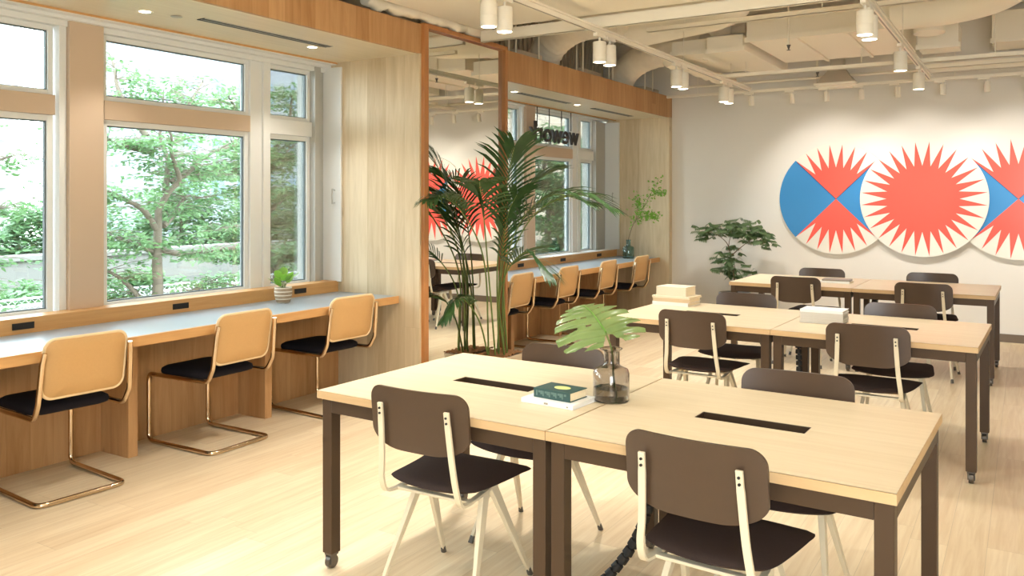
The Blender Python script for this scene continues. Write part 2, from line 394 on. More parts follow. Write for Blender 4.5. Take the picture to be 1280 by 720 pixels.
counter('window_counter', YB+.02, 5.039, -4.145, -4.78, .775, (-1.1,-.07,.96,1.99,3.02,4.055), (-.55,.48,1.51,2.53,3.55,4.62),
        'long oak window counter with slate top in the near bay, left', )
counter('window_counter', 6.301, 10.249, -4.07, -4.68, .765, (7.18,8.2,9.2), (6.75,7.75,8.72,9.7),
        'long oak window counter with slate top in the far bay, behind the palm')

# soffit fittings
def downlight(x, y, z, lab, on=True):
    r = empty('recessed_downlight', (x,y,z)); tag(r, lab, 'ceiling light')
    MB().lathe([(.032,-.001),(.046,-.004),(.050,-.001),(.050,.0)], 24).build('trim_ring', M['white'], r)
    MB().lathe([(.033,-.0015),(.0,-.0015)], 20).build('lens', M['lamp'] if on else M['darkslot'], r)
    return r
def spotlamp(loc, energy, size=70, tgt=(0,0,-1), blend=.6, rad=.03, colr=(1,.95,.89)):
    l = D.lights.new('spot_lamp', 'SPOT'); l.energy = energy; l.spot_size = R(size); l.spot_blend = blend; l.shadow_soft_size = rad; l.color = colr
    o = D.objects.new('spot_lamp', l); col.objects.link(o); o.location = loc
    o.rotation_euler = Vector(tgt).to_track_quat('-Z','Y').to_euler(); return o
for x, y, z, lab in ((-4.45,3.06,2.64,'round recessed downlight in the near soffit above the left chair'),(-4.45,4.42,2.64,'round recessed downlight in the near soffit by the oak end panel'),
                     (-4.45,1.6,2.64,'round recessed downlight in the near soffit at the left picture edge'),(-4.3,7.0,2.585,'round recessed downlight in the far soffit near the mirror'),(-4.3,8.35,2.585,'round recessed downlight in the far soffit between the slots')):
    downlight(x, y, z, lab); spotlamp((x, y, z-.02), 22, 100)
tag(MB().lathe([(.035,-.004),(.03,-.006),(.0,-.006)], 20, (-4.40,3.24,2.64)).build('soffit_sensor', M['alugrey']), 'small grey round sensor beside the near soffit downlight', 'sensor')
def slotvent(x, y0, y1, z, lab):
    r = empty('slot_diffuser', (x,(y0+y1)/2,z)); tag(r, lab, 'air vent'); h = (y1-y0)/2
    MB().box(-.035,.035,-h,h,-.004,0).build('slot', M['dark'], r)
    MB().box(-.003,.003,-h,h,-.006,-.0041).box(-.038,-.034,-h,h,-.005,0).box(.034,.038,-h,h,-.005,0).build('blade', M['alugrey'], r)
slotvent(-4.33,3.36,4.47,2.64,'long black slot diffuser in the near soffit')
slotvent(-4.3,7.1,8.15,2.585,'black slot diffuser in the far soffit nearest the mirror')
slotvent(-4.3,8.75,9.85,2.585,'black slot diffuser in the far soffit nearest the far wall')
slotvent(-4.33,.4,1.5,2.64,'long black slot diffuser in the near soffit beyond the left picture edge')

# hanging reversed sign in far bay window
cu = D.curves.new('hanging_sign', 'FONT'); cu.body = 'wework'; cu.size = .40; cu.extrude = .012; cu.offset = .003; cu.align_x = 'CENTER'; cu.space_character = 1.04
to = D.objects.new('hanging_sign_tmp', cu); col.objects.link(to)
bpy.context.view_layer.update()
me = D.meshes.new_from_object(to.evaluated_get(bpy.context.evaluated_depsgraph_get()))
D.objects.remove(to)
for v in me.vertices:   # readable from the street: text x runs toward -Y, z up
    x, y, z = v.co; v.co = (z, -x*.86, y*.8)
me.materials.clear(); me.materials.append(M['text'])
sg = empty('hanging_sign', (-4.72, 8.60, 2.19)); tag(sg, 'dark lowercase letter sign seen from behind hanging in the far window', 'sign')
lo = D.objects.new('letters', me); col.objects.link(lo); lo.parent = sg
b = MB()
for y in (-.42,-.14,.16,.4): b.tube([(0,y,.16),(0,y,.385)], .006, 6)
b.build('hanger', M['text'], sg)

# ------------------------------------------------------------------ tables
TR = R(-1.75)
def table(name='desk_table'):
    W, Dp, H, T = 1.095, 1.0, .74, .032
    r = empty(name)
    x0, x1, y0, y1 = -W/2, W/2, -Dp/2, Dp/2; sx, sy = .195, .048
    out = [(x0,y0),(x1,y0),(x1,y1),(x0,y1)]; inn = [(-sx,-sy),(sx,-sy),(sx,sy),(-sx,sy)]
    v = []; f = []
    for z in (H-T, H):
        v += [(a,b,z) for a,b in out] + [(a,b,z) for a,b in inn]
    for i in range(4):
        j = (i+1)%4
        f += [(8+i,8+j,12+j,12+i),(i,4+i,4+j,j),(4+i,12+i,12+j,4+j)]
    top = MB().add(v, f).build('tabletop', M['oakx'], r, smooth=0)
    m = MB(); e = .0015
    for i in range(4):
        j = (i+1)%4
        a, b_ = out[i], out[j]
    m.box(x0-e,x1+e,y0-e,y0+.0005,H-T,H-.0012).box(x0-e,x1+e,y1-.0005,y1+e,H-T,H-.0012).box(x0-e,x0+.0005,y0,y1,H-T,H-.0012).box(x1-.0005,x1+e,y0,y1,H-T,H-.0012)
    m.build('table_edge', M['tabedge'], r, smooth=0)
    MB().box(-sx,-sx+.003,-sy,sy,H-.09,H-.001).box(sx-.003,sx,-sy,sy,H-.09,H-.001).box(-sx,sx,-sy,-sy+.003,H-.09,H-.001).box(-sx,sx,sy-.003,sy,H-.09,H-.001).box(-sx,sx,-sy,sy,H-.094,H-.088).build('cable_tray', M['bronze'], r, smooth=0)
    L = .052; a = .5*W-.008; b_ = .5*Dp-.02
    m = MB()
    for s in (-1,1):
        m.box(-a+L,a-L, min(s*b_,s*(b_-.03)), max(s*b_,s*(b_-.03)), H-T-.058, H-T)
        m.box(min(s*a,s*(a-.03)), max(s*a,s*(a-.03)), -b_+L, b_-L, H-T-.058, H-T)
    m.build('apron', M['bronze'], r, bevel=.002)
    for s in (-1,1):
        for t in (-1,1):
            lx0, lx1 = sorted((s*a, s*(a-L))); ly0, ly1 = sorted((t*b_, t*(b_-L)))
            lg = MB().box(lx0,lx1,ly0,ly1,.065,H-T).build('leg', M['bronze'], r, bevel=.003)
            cx, cy = (lx0+lx1)/2, (ly0+ly1)/2
            c = MB().tube([(cx-.012,cy,.028),(cx+.012,cy,.028)], .0275, 16)
            c.box(cx-.018,cx-.013,cy-.018,cy+.014,.02,.06).box(cx+.013,cx+.018,cy-.018,cy+.014,.02,.06).box(cx-.02,cx+.02,cy-.02,cy+.02,.055,.066)
            c.build('caster', M['steel'], lg, bevel=.001)
    return r
ORI = {}
proto = table()
rows = [(-1.38, 2.972, R(-1.75), 'nearest'), (-1.305, 5.60, R(-1.75), 'middle'), (-1.31, 8.33, R(-1.0), 'farthest')]
first = True
for cx, cy, a, nm in rows:
    for s, side in ((-1,'left'),(1,'right')):
        o = proto if first else copy_tree(proto); first = False
        o.location = (cx + s*.5505*math.cos(a), cy + s*.5505*math.sin(a), 0); o.rotation_euler.z = a
        tag(o, 'oak topped table on bronze legs, %s half of the %s row' % (side, nm), 'table', 'oak tables in three rows')
def onrow(k, u, v, z=.7405):
    cx, cy, a, nm = rows[k]
    return (cx + u*math.cos(a) - v*math.sin(a), cy + u*math.sin(a) + v*math.cos(a), z)

# ------------------------------------------------------------------ side chairs
def side_chair():
    r = empty('side_chair')
    # backrest: curved ply
    m = MB(); nx, nz = 20, 10; W = .445; z0, z1 = .585, .822; rc = .055
    def outline_z(x):
        d = max(0, abs(x) - (W/2-rc)); top = z1 - (rc - math.sqrt(max(0, rc*rc-d*d)))
        rb = .15; d2 = max(0, abs(x) - (W/2-rb)); bot = z0 + (.075 - .075*math.sqrt(max(0, 1-(d2/rb)**2)))
        return bot, top
    vs = []
    xs = [-math.cos(PI*i/(nx*2))*W/2*1 for i in range(nx*2+1)]
    n = len(xs)
    for side in (0,1):
        for x in xs:
            b0, t0 = outline_z(x)
            if t0 - b0 < .03: mid = (t0+b0)/2; b0, t0 = mid-.045, mid+.045
            for k in range(nz+1):
                z = b0 + (t0-b0)*k/nz; y = -.262 - (z-.58)*.10 + .55*x*x + (-.006 if side else .006)
                vs.append((x,y,z))
    N = n*(nz+1); fs = []
    for i in range(n-1):
        for k in range(nz):
            a = i*(nz+1)+k; q = (a, a+1, a+nz+2, a+nz+1); fs += [q[::-1], tuple(N+t for t in q)]
    bd = [i*(nz+1) for i in range(n)] + [(n-1)*(nz+1)+k for k in range(1,nz+1)] + [i*(nz+1)+nz for i in range(n-2,-1,-1)] + [k for k in range(nz-1,0,-1)]
    for i in range(len(bd)): a, b = bd[i], bd[(i+1)%len(bd)]; fs.append((a,b,N+b,N+a))
    m.add(vs, fs).build('backrest', M['brownback'], r, smooth=50)
    # seat: padded curved shell
    m = MB(); nu, nv = 24, 20; vs = []
    def sp(u, v, s):
        yy = -.205 + .43*v; w = .5*(.41 + .085*v)
        c = abs(2*v-1)**3.2; edge = math.sqrt(max(0.0, 1 - c**2)); w *= .80+.20*edge
        x = (2*u-1); e = (1-abs(x)**4)*(1-abs(2*v-1)**6)
        yy2 = -.205 + .43*(.5+(v-.5)*(1 - .05*x*x)) + .02*(1-x*x)*(1 if v > .5 else -.6)
        z = .440 + .010*x*x - .018*max(0, v-.75)/.25*.6 - .006*math.sin(PI*v)
        return (x*w, yy2, z + (.018*e if s else -.016*e**.5 if e > 0 else 0))
    for s in (0,1):
        for i in range(nu+1):
            for j in range(nv+1): vs.append(sp(i/nu, j/nv, s))
    N = (nu+1)*(nv+1); fs = []
    for i in range(nu):
        for j in range(nv):
            a = i*(nv+1)+j; q = (a,a+1,a+nv+2,a+nv+1); fs += [q, tuple(N+t for t in q[::-1])]
    m.add(vs, fs).build('seat', M['seat'], r, smooth=60)
    for s in (-1,1):
        p = [(s*.152,-.292,.762),(s*.154,-.284,.70),(s*.162,-.268,.56),(s*.172,-.258,.47),(s*.174,-.235,.415),(s*.172,-.19,.402),(s*.165,-.10,.404),(s*.150,.02,.407),(s*.14,.14,.41)]
        MB().strip(spline(p,5), [.022]*5+[.024]*36, .011, (1,0,0)).build('back_support', M['cream'], r, smooth=40, bevel=.002)
        MB().tube([(s*.152,-.299,.742),(s*.152,-.294,.742)], .0045, 8).tube([(s*.153,-.297,.722),(s*.153,-.292,.722)], .0045, 8).build('screw', M['dark'], r)
        for yf, nm in ((.205,1),(-.215,0)):
            lg = MB().bar((s*.150, .018 if nm else -.03, .412), (s*.212, yf, .022), .024, .044, .015, .018, (0,1,0)).build('leg', M['cream'], r, bevel=.003)
            t = (Vector((s*.212,yf,.022))-Vector((s*.15,0,.41))).normalized()
            e = Vector((s*.212,yf,.024)); MB().tube([e - t*.006, (e.x+t.x*.02, e.y+t.y*.02, 0)], [.0105,.012], 10).build('glide', M['glide'], lg)
    MB().bar((-.16,.0,.405),(.16,.0,.405),.05,.02,.05,.02).bar((-.165,-.16,.402),(.165,-.16,.402),.03,.012,.03,.012).build('cross_bar', M['cream'], r, bevel=.003)
    return r
pc = side_chair(); first = True
chairs = [ # row, u along, v from row centre (back position), facing, yaw jitter, label
 (0,-.53,-.55,0,3.0,'near side of the nearest row, left, in full view'),
 (0,.555,-.585,0,-1.5,'near side of the nearest row, cropped low at right'),
 (0,-.53,.555,1,2,'far side of the nearest row behind the monstera vase'),
 (0,.565,.555,1,2,'far side of the nearest row, right, only its back showing'),
 (1,-.485,-.55,0,0,'near side of the middle row, left, beside the book pile'),
 (1,.555,-.555,0,1,'near side of the middle row, right, beside the white stack'),
 (1,-.50,.615,1,4,'far side of the middle row, left, before the small tree'),
 (1,.56,.575,1,2,'far side of the middle row, right, under the bright art'),
 (2,-.475,-.55,0,0,'near side of the farthest row, left'),
 (2,.575,-.56,0,-2,'near side of the farthest row, right'),
 (2,-.475,.54,1,2,'far side of the farthest row, left, behind the flat books'),
 (2,.53,.55,1,2,'far side of the farthest row, right, nearest the wall art'),
]
for k, u, v, fc, j, lab in chairs:
    o = pc if first else copy_tree(pc); first = False
    a = rows[k][2] + (PI if fc else 0) + R(j)
    bx, by, _ = onrow(k, u, v)
    off = .272  # origin to back distance
    d = Vector((-math.sin(a), math.cos(a))); o.location = (bx + d.x*off, by + d.y*off, 0); o.rotation_euler.z = a
    tag(o, 'brown side chair, ' + lab, 'chair', 'brown side chairs at the oak tables')

# ------------------------------------------------------------------ cantilever chairs
def canti():
    r = empty('cantilever_chair')
    W = .225
    path = [(W*.97,-.295,.775),(W,-.285,.72),(W+.008,-.262,.52),(W+.004,-.215,.438),(W,.33,.432),(W,.345,.40),(W,.345,.0135),(W,-.24,.0135)]
    path = path + [(-x,y,z) for x,y,z in path[::-1]]
    MB().tube(fillet(path,.055,7), 0.0135, 12).tube([(-W,.06,.425),(W,.06,.425)], .008, 8).build('tube_frame', M['chrome'], r, smooth=60)
    def pt(u, v, s): # backrest
        z = .685+v; y = -.272 - v*.16 + .35*u*u; return (u, y + (-.011 if s else .011), z)
    pl = rrect(.42,.30,.055,8)
    m = MB(); n = len(pl); rings = []
    vs = []
    for s, sc in ((0,0.0),(0,.5),(0,.93),(0.5,1.0),(1,.93),(1,.5),(1,0.0)):
        for u, v in pl:
            p = pt(u*sc, v*sc, 0); off = {0:.011,.5:0,1:-.011}[s]; p = (p[0], p[1]-.011+off, p[2]); vs.append(p)
    fs = [(i*n+k, i*n+(k+1)%n, (i+1)*n+(k+1)%n, (i+1)*n+k) for i in range(6) for k in range(n)]
    back = m.add(vs, fs).build('backrest', M['tan'], r, smooth=60)
    MB().tube([Vector(pt(u*1.0, v*1.0, 0)) + Vector((0,-.011,0)) for u, v in pl], .0085, 8, closed=True).build('piping', M['piping'], back, smooth=80)
    pl = rrect(.425,.44,.07,8); n = len(pl); vs = []
    for sc, z in ((0,.434),(.9,.434),(.985,.442),(1.0,.455),(.985,.470),(.9,.482),(.5,.490),(0,.492)):
        for u, v in pl: vs.append((u*sc, .07+v*sc, z))
    fs = [(i*n+k, i*n+(k+1)%n, (i+1)*n+(k+1)%n, (i+1)*n+k) for i in range(7) for k in range(n)]
    MB().add(vs, fs).build('seat', M['blackfab'], r, smooth=60)
    return r
cp = canti(); first = True
for x, y, a, lab in ((-4.36,2.50,-4,'nearest one at the near counter, at left edge'),(-4.36,3.49,1,'second along the near counter, before the oak divider'),(-4.36,4.47,-3,'at the far end of the near counter beside the oak end panel'),
                  (-4.26,6.62,2,'far bay, nearest the mirror and partly behind the palm'),(-4.26,7.55,1,'far bay, second from the mirror'),(-4.26,8.50,1,'far bay, third from the mirror'),(-4.25,9.42,0,'far bay, beside the teal bottle at the far end'),
                  (-4.36,1.45,0,'at the near counter, beyond the left picture edge')):
    o = cp if first else copy_tree(cp); first = False
    o.location = (x,y,0); o.rotation_euler.z = PI/2 + R(a)
    tag(o, 'tan cantilever chair, ' + lab, 'chair', 'tan cantilever chairs at the window counters')

# ------------------------------------------------------------------ wall art: three overlapping discs
ART = []
def arc(r, a0, a1, n): return [(r*math.cos(R(a0+(a1-a0)*i/n)), r*math.sin(R(a0+(a1-a0)*i/n))) for i in range(n+1)]
def wallart(cx, cz, front, kind, lab):
    Rr = .648; r = empty('disc_artwork', (cx, YF-.0005, cz)); tag(r, lab, 'artwork', 'round starburst artworks on the far wall')
    y1 = -.05 - (.02 if front else 0)
    def mk(dy): return lambda u, v, s: (u, y1-dy-(.0022 if s else 0), v)
    pl = arc(Rr, 0, 360, 96)[:-1]
    MB().prism(pl, lambda u,v,s: (u, y1 if s else (-.0535 if front else 0), v)).build('disc', M['artwhite'], r, smooth=30)
    if kind == 'sun':
        n = 28; pl = []
        for i in range(n):
            a = 360*(i+.5)/n; pl.append((.985*Rr*math.cos(R(a)), .985*Rr*math.sin(R(a)))); a += 180/n; pl.append((.565*Rr*math.cos(R(a)), .565*Rr*math.sin(R(a))))
        MB().prism(pl, mk(0)).build('red_burst', M['red'], r, smooth=0)
    else:
        for a0 in (135, -45):
            MB().prism([(0,0)] + arc(Rr*.998, a0, a0+90, 24), mk(0)).build('blue_wedge', M['blue'], r, smooth=0)
        for a0 in (45, 225):
            pl = [(0,0)]; n = 7
            for i in range(n+1):
                a = a0 + 90*i/n
                pl.append((.985*Rr*math.cos(R(a)), .985*Rr*math.sin(R(a))))
                if i < n: a += 45/n; pl.append((.565*Rr*math.cos(R(a)), .565*Rr*math.sin(R(a))))
            MB().prism(pl, mk(.001)).build('red_burst', M['red'], r, smooth=0)
        for a in (45, 135):
            c, s_ = math.cos(R(a)), math.sin(R(a)); w = .007
            MB().prism([(0,-w),(Rr*.97*c+w*s_*0,Rr*.97*s_-w*1.4),(Rr*.97*c,Rr*.97*s_),(0,0)], mk(.0025)).build('painted_shadow_line', M['artshadow'], r, smooth=0)  # thin navy strips paint the relief shadow along the upper wedge edges
    return r
AX = [-1.905, -.992, -.078]
wallart(AX[0], 1.53, False, 'x', 'left round panel of blue wedges and red spiked halves on the far wall')
wallart(AX[2], 1.53, False, 'x', 'right round panel of blue wedges and red halves, cut by picture edge')
wallart(AX[1], 1.53, True, 'sun', 'middle round panel with a full red starburst on the far wall')

# ------------------------------------------------------------------ books
def book(name, lab, group, loc, w, d, h, rz, cover, pages='paper', yellow=False, spine=False):
    r = empty(name, loc, rz); tag(r, lab, 'book', group)
    c = MB().box(-w/2,w/2,-d/2,d/2,0,.003).box(-w/2,w/2,-d/2,d/2,h-.003,h).box(-w/2,w/2,-d/2,-d/2+.003,.003,h-.003).build('cover', M[cover], r, bevel=.0008)
    MB().box(-w/2+.004,w/2-.004,-d/2+.003,d/2-.004,.003,h-.003).build('pages', M[pages], r, smooth=0)
    if yellow:
        m = MB().lathe([(.0,h+.0006),(.035,h+.0006),(.035,h)], 20, (.01,.0,0), 1, .75); m.build('cover_print', M['yellow'], c)
        m = MB()
        for i in range(14): x = -w/2+.012 + i*(w-.03)/14; m.box(x, x+.006+.004*((i*7)%3), -d/2-.0006, -d/2+.001, .008+.006*((i*5)%3), h-.008)
        m.build('spine_lettering', M['lettergreen'], c, smooth=0)
    if spine: MB().box(-.012,.006,-d/2-.0005,-d/2+.001,h*.3,h*.7).box(w*.38,w*.41,-d/2-.0005,-d/2+.001,h*.3,h*.6).build('spine_lettering', M['grey'], c, smooth=0)
    return r
bx = Vector(onrow(0,-.168,-.12))
book('hardcover_book', 'flat white book under the dark green book on the nearest table', None, bx, .235, .175, .018, R(-4), 'bookwhite', 'bookwhite', spine=True)
book('hardcover_book', 'dark green clothbound book with pale yellow print on the white book', None, bx + Vector((.005,.004,.0185)), .17, .12, .036, R(-6), 'bookgreen', yellow=True)
b0 = Vector(onrow(1,-.94,.33))
book('hardcover_book', 'white book at the bottom of the pile on the middle row', None, b0 + Vector((0,0,0)), .285, .23, .026, R(-4), 'bookwhite')
book('hardcover_book', 'tan paperback second from the bottom in the middle row pile', None, b0 + Vector((.0,.005,.0265)), .29, .22, .028, R(-1), 'booktan')
book('hardcover_book', 'cream paperback third up in the pile on the middle row', None, b0 + Vector((.004,.0,.0550)), .30, .22, .014, R(-6), 'bookcream')
book('hardcover_book', 'thick cream book on top of the pile on the middle row', None, b0 + Vector((-.002,.0,.0695)), .235, .19, .068, R(-3), 'bookcream')
b1 = Vector(onrow(1,.20,.0))
for i in range(5):
    book('paperback_book', 'pale grey white paperback, %s of the white stack on the middle row' % ('bottom','second from the bottom','middle one','second from the top','topmost')[i], 'paperbacks in the white stack', b1 + Vector((.002*(i%2),.001*(i%3),.0172*i)), .26, .185, .0168, R(-2+.6*(i%3)), 'greywhite' if i < 4 else 'bookwhite', 'greywhite')
b2 = Vector(onrow(2,-.22,-.02))
book('hardcover_book', 'pale lower book lying flat on the farthest row', None, b2, .27, .19, .018, R(-3), 'bookwhite')
book('hardcover_book', 'grey upper book lying flat on the farthest row', None, b2 + Vector((.005,0,.0185)), .25, .18, .014, R(2), 'grey', 'grey')

# ------------------------------------------------------------------ leaf helpers
def blade(mb, p, d, n, L, w, droop=0, seg=4):
    """narrow pointed leaf from p along d with surface normal n"""
    d = Vector(d).normalized(); n = Vector(n); n = (n - d*n.dot(d)).normalized(); s = d.cross(n); vs = []; q = Vector(p)
    for i in range(seg+1):
        t = i/seg; ww = w*math.sin(PI*min(1,(t*.86+.08)))**.7 if i < seg else .0006
        vs += [q - s*ww/2, q + s*ww/2]
        dd = (d + Vector((0,0,-droop*t))).normalized(); q = q + dd*(L/seg)
    mb.add(vs, [(2*i,2*i+1,2*i+3,2*i+2) for i in range(seg)])

# palm
PX, PY = -3.795, 5.93
def palm():
    r = empty('potted_palm', (PX, PY, 0)); tag(r, 'tall arching kentia palm in a pale planter in front of the mirror', 'plant')
    def L(p): return Vector(p) - Vector((PX,PY,0))
    m = MB(); w, d, h = .135, .2, .215
    m.prism(rrect(2*w,2*d,.04,5), lambda u,v,s: (u*(1 if s else .9), v*(1 if s else .9), h if s else 0)).build('planter', M['planter'], r, bevel=.004)
    m = MB(); vs = []; n = 26
    rr = random.Random(3)
    for i in range(n+1):
        for j in range(n+1):
            x = (i/n-.5)*2*w*.98; y = (j/n-.5)*2*d*.98; vs.append((x,y,h+.004+.016*rr.random()))
    m.add(vs, [(i*(n+1)+j,(i+1)*(n+1)+j,(i+1)*(n+1)+j+1,i*(n+1)+j+1) for i in range(n) for j in range(n)]).build('coir_mulch', M['coir'], r, smooth=60)
    fr = [ # base offset, control points (world), start of leaflets fraction, leaflet length
     ((.02,-.03), [(-3.78,5.88,.9),(-3.72,5.86,1.35),(-3.62,5.80,1.72),(-3.50,5.70,1.94)], .45, .42),
     ((-.04,.04), [(-3.80,5.98,.9),(-3.72,6.02,1.3),(-3.60,6.06,1.60),(-3.42,6.10,1.74)], .45, .40),
     ((.05,.05), [(-3.76,5.96,.9),(-3.60,5.98,1.35),(-3.32,6.0,1.56),(-2.98,6.0,1.50)], .45, .38),
     ((.0,.08), [(-3.78,5.98,.8),(-3.64,6.0,1.20),(-3.42,6.02,1.46),(-3.10,6.04,1.56),(-2.82,6.06,1.46)], .5, .34),
     ((-.05,-.08), [(-3.83,5.76,1.0),(-3.84,5.48,1.40),(-3.82,5.18,1.54),(-3.78,4.90,1.52)], .5, .34),
     ((.03,-.1), [(-3.80,5.78,.9),(-3.70,5.56,1.36),(-3.60,5.36,1.60),(-3.46,5.14,1.66)], .5, .34),
     ((.08,-.04), [(-3.74,5.85,.7),(-3.60,5.80,.98),(-3.40,5.76,1.10),(-3.18,5.72,.94)], .5, .30),
     ((-.03,-.12), [(-3.83,5.70,.5),(-3.84,5.52,.70),(-3.82,5.34,.74),(-3.80,5.14,.62)], .45, .22),
     ((.04,.02), [(-3.79,5.92,.7),(-3.74,5.90,1.1),(-3.66,5.86,1.40),(-3.54,5.80,1.56)], .45, .36),
    ]
    for (ox, oy), P, st, ll in fr:
        base = Vector((ox, oy, h)); pts = spline([base] + [L(p) for p in P], 10); n = len(pts)
        stem = MB().tube(pts, [.0068*(1-.8*i/(n-1))+.0012 for i in range(n)], 7).build('palm_stem', M['palmstem'], r, smooth=80)
        m = MB(); cnt = 22
        for k in range(cnt):
            t = st + (1-st)*k/(cnt-1); f = t*(n-1); i = min(int(f), n-2); p = pts[i].lerp(pts[i+1], f-i); T = (pts[i+1]-pts[i]).normalized()
            side = T.cross(Vector((0,0,1)))
            if side.length < .15: side = Vector((.7,-.7,0))
            side.normalize(); up = side.cross(T).normalized(); q = (k/(cnt-1))
            Lk = ll*(.55+.45*math.sin(PI*min(1,.12+q*.75)))*(1 if q < .8 else 1-(q-.8)*1.6)
            for s in (-1,1):
                dd = T*(.75+.6*q) + side*s*(1.0-.45*q) + up*.22 + Vector((rr.uniform(-.08,.08),rr.uniform(-.08,.08),rr.uniform(-.08,.08)))
                # keep the leaflets on this side of the mirror
                e = p + dd.normalized()*Lk
                if (e.x - .203 + 0) < -.21-.18+.2: dd.x = abs(dd.x)*.4
                blade(m, p, dd, up + side*s*.35, Lk*rr.uniform(.9,1.1), .020, droop=.75, seg=4)
        m.build('frond', M['palm'], stem, smooth=0, recalc=False)
    return r
palm()

# ------------------------------------------------------------------ monstera in a smoky bottle
def bottle(name, lab, loc, prof, mat, t=.003):
    r = empty(name, loc); tag(r, lab, 'vase')
    inner = [(max(a-t, .001), z + (t*1.5 if i == 0 else 0)) for i, (a, z) in enumerate(prof)]
    inner[0] = (max(prof[0][0]-.004,.001), prof[0][1]+.008)
    m = MB().lathe([(.0005,0)] + prof + inner[::-1] + [(.0005, inner[0][1])], 40)
    m.build('bottle_glass', M[mat], r, smooth=50)
    return r
vz = Vector(onrow(0,-.0,.0)); vz = Vector((-1.388, 2.985, .7405))
V = bottle('glass_vase', 'smoky glass bottle vase with a flared rim holding the monstera leaf', vz,
   [(.062,0),(.070,.004),(.0715,.02),(.0715,.105),(.066,.122),(.045,.132),(.031,.140),(.028,.150),(.028,.188),(.033,.194),(.044,.200),(.045,.204)], 'smoke')
MB().lathe([(.0005,.0085),(.066,.0085),(.0675,.02),(.0675,.05),(.0005,.05)], 40).build('water', M['water'], V, smooth=50)
def monstera():
    r = empty('monstera_leaf', tuple(vz)); tag(r, 'large split green monstera leaf standing in the smoky glass vase', 'plant')
    J = Vector((-.025,.005,.262))
    MB().tube(spline([(.035,-.03,.02),(.015,-.01,.10),(.004,0,.19),tuple(J)],8), [.0045]*12+[.0035]*13, 8).build('stem', M['palmstem'], r, smooth=80)
    # local frame: a along the midrib, b across
    A = Vector((-.72,.60,.32)).normalized(); B = Vector((.80,.52,.12)); B = (B - A*B.dot(A)).normalized(); Nn = A.cross(B).normalized()
    if Nn.z < 0: Nn = -Nn
    def P(a, b): return J + A*a + B*b + Nn*(.02*math.sin(min(1,max(0,a)/.3)*PI*.8) - 1.5*b*b - 1.1*max(0,a-.10)**2)
    def inside(a, b):
        s_ = abs(b); t = (a+.085)/.385
        if t < 0 or t > 1: return False
        w = .185*(math.sin(PI*t**.72)**.62)
        if s_ > w: return False
        if a < 0 and s_ < -a*.55: return False          # heart notch
        sg = 1 if b > 0 else -1
        for k in range(6):
            a0 = -.035+.046*k + (.012 if sg > 0 else 0); sl = -.15 + .17*k; st = .42*w + .012*((k*5+(sg>0)*3) % 3)
            c = a0 + sl*(s_) + .6*s_*s_
            wd = .0022 + .021*max(0, (s_-st)/(.19-st+1e-3))**.8 * (1.15 if sg > 0 else .8)
            if s_ > st and abs(a-c) < wd: return False
            if k in (2,3,4) and abs(s_-.045) < .011 and abs(a-c-.0) < .0032: return False
        return True
    n = 150; st_ = .40/n; idx = {}; vs = []; fs = []
    def vid(i, j):
        if (i,j) not in idx: idx[(i,j)] = len(vs); vs.append(P(-.09+i*st_, -.20+j*st_) + Nn*(.0035*math.sin((-.09+i*st_-.35*abs(-.20+j*st_))*136)))
        return idx[(i,j)]
    for i in range(n):
        for j in range(n):
            if inside(-.09+(i+.5)*st_, -.20+(j+.5)*st_): fs.append((vid(i,j),vid(i+1,j),vid(i+1,j+1),vid(i,j+1)))
    m = MB(); m.v = [tuple(v) for v in vs]; m.f = fs
    lf = m.build('leaf_blade', M['monst'], r, smooth=80, recalc=False)
    c = MB().tube([P(a_*.016, 0)+Nn*.003 for a_ in range(0, 18)], [.0034*(1-.8*i/17)+.0006 for i in range(18)], 6)
    c.build('midrib', M['sprig'], lf, smooth=80)
monstera()

# ------------------------------------------------------------------ teal bottle and branch, far bay
tz = Vector((-4.36, 9.90, .7655))
bottle('glass_vase', 'teal glass bottle vase at the far end of the far counter', tz,
   [(.065,0),(.072,.004),(.074,.02),(.074,.13),(.068,.148),(.045,.158),(.030,.165),(.028,.175),(.028,.225),(.034,.232),(.035,.238)], 'teal')
def branch():
    r = empty('leafy_branch', tuple(tz)); tag(r, 'thin leafy branch leaning right out of the teal bottle', 'plant')
    m = MB(); lf = MB(); rr = random.Random(11)
    def seg(P, r0, dens, w):
        pts = spline(P, 8); n = len(pts); m.tube(pts, [r0*(1-.7*i/(n-1)) for i in range(n)], 5)
        for i in range(n):
            if i/n < dens: continue
            for k in range(7):
                p = pts[i] + Vector([rr.gauss(0,w) for _ in range(3)]); d = Vector([rr.uniform(-1,1) for _ in range(3)])
                blade(lf, p, d, (rr.uniform(-.5,.5),-.5,1), .034, .022, .2, 3)
    seg([(-.03,-.02,.02),(-.01,0,.2),(.06,.0,.42),(.17,-.02,.58),(.30,-.02,.80),(.42,-.03,1.00)], .005, .40, .035)
    seg([(.10,-.01,.46),(.14,-.02,.66),(.13,-.03,.78)], .003, .3, .035)
    seg([(.12,-.01,.50),(.24,-.02,.55),(.33,-.03,.54),(.40,-.04,.56)], .003, .2, .030)
    seg([(.28,-.02,.78),(.40,-.03,.84),(.50,-.04,.84)], .0025, .4, .02)
    s = m.build('twig', M['twig'], r, smooth=80); lf.build('foliage', M['sprig'], r, smooth=0, recalc=False)
branch()

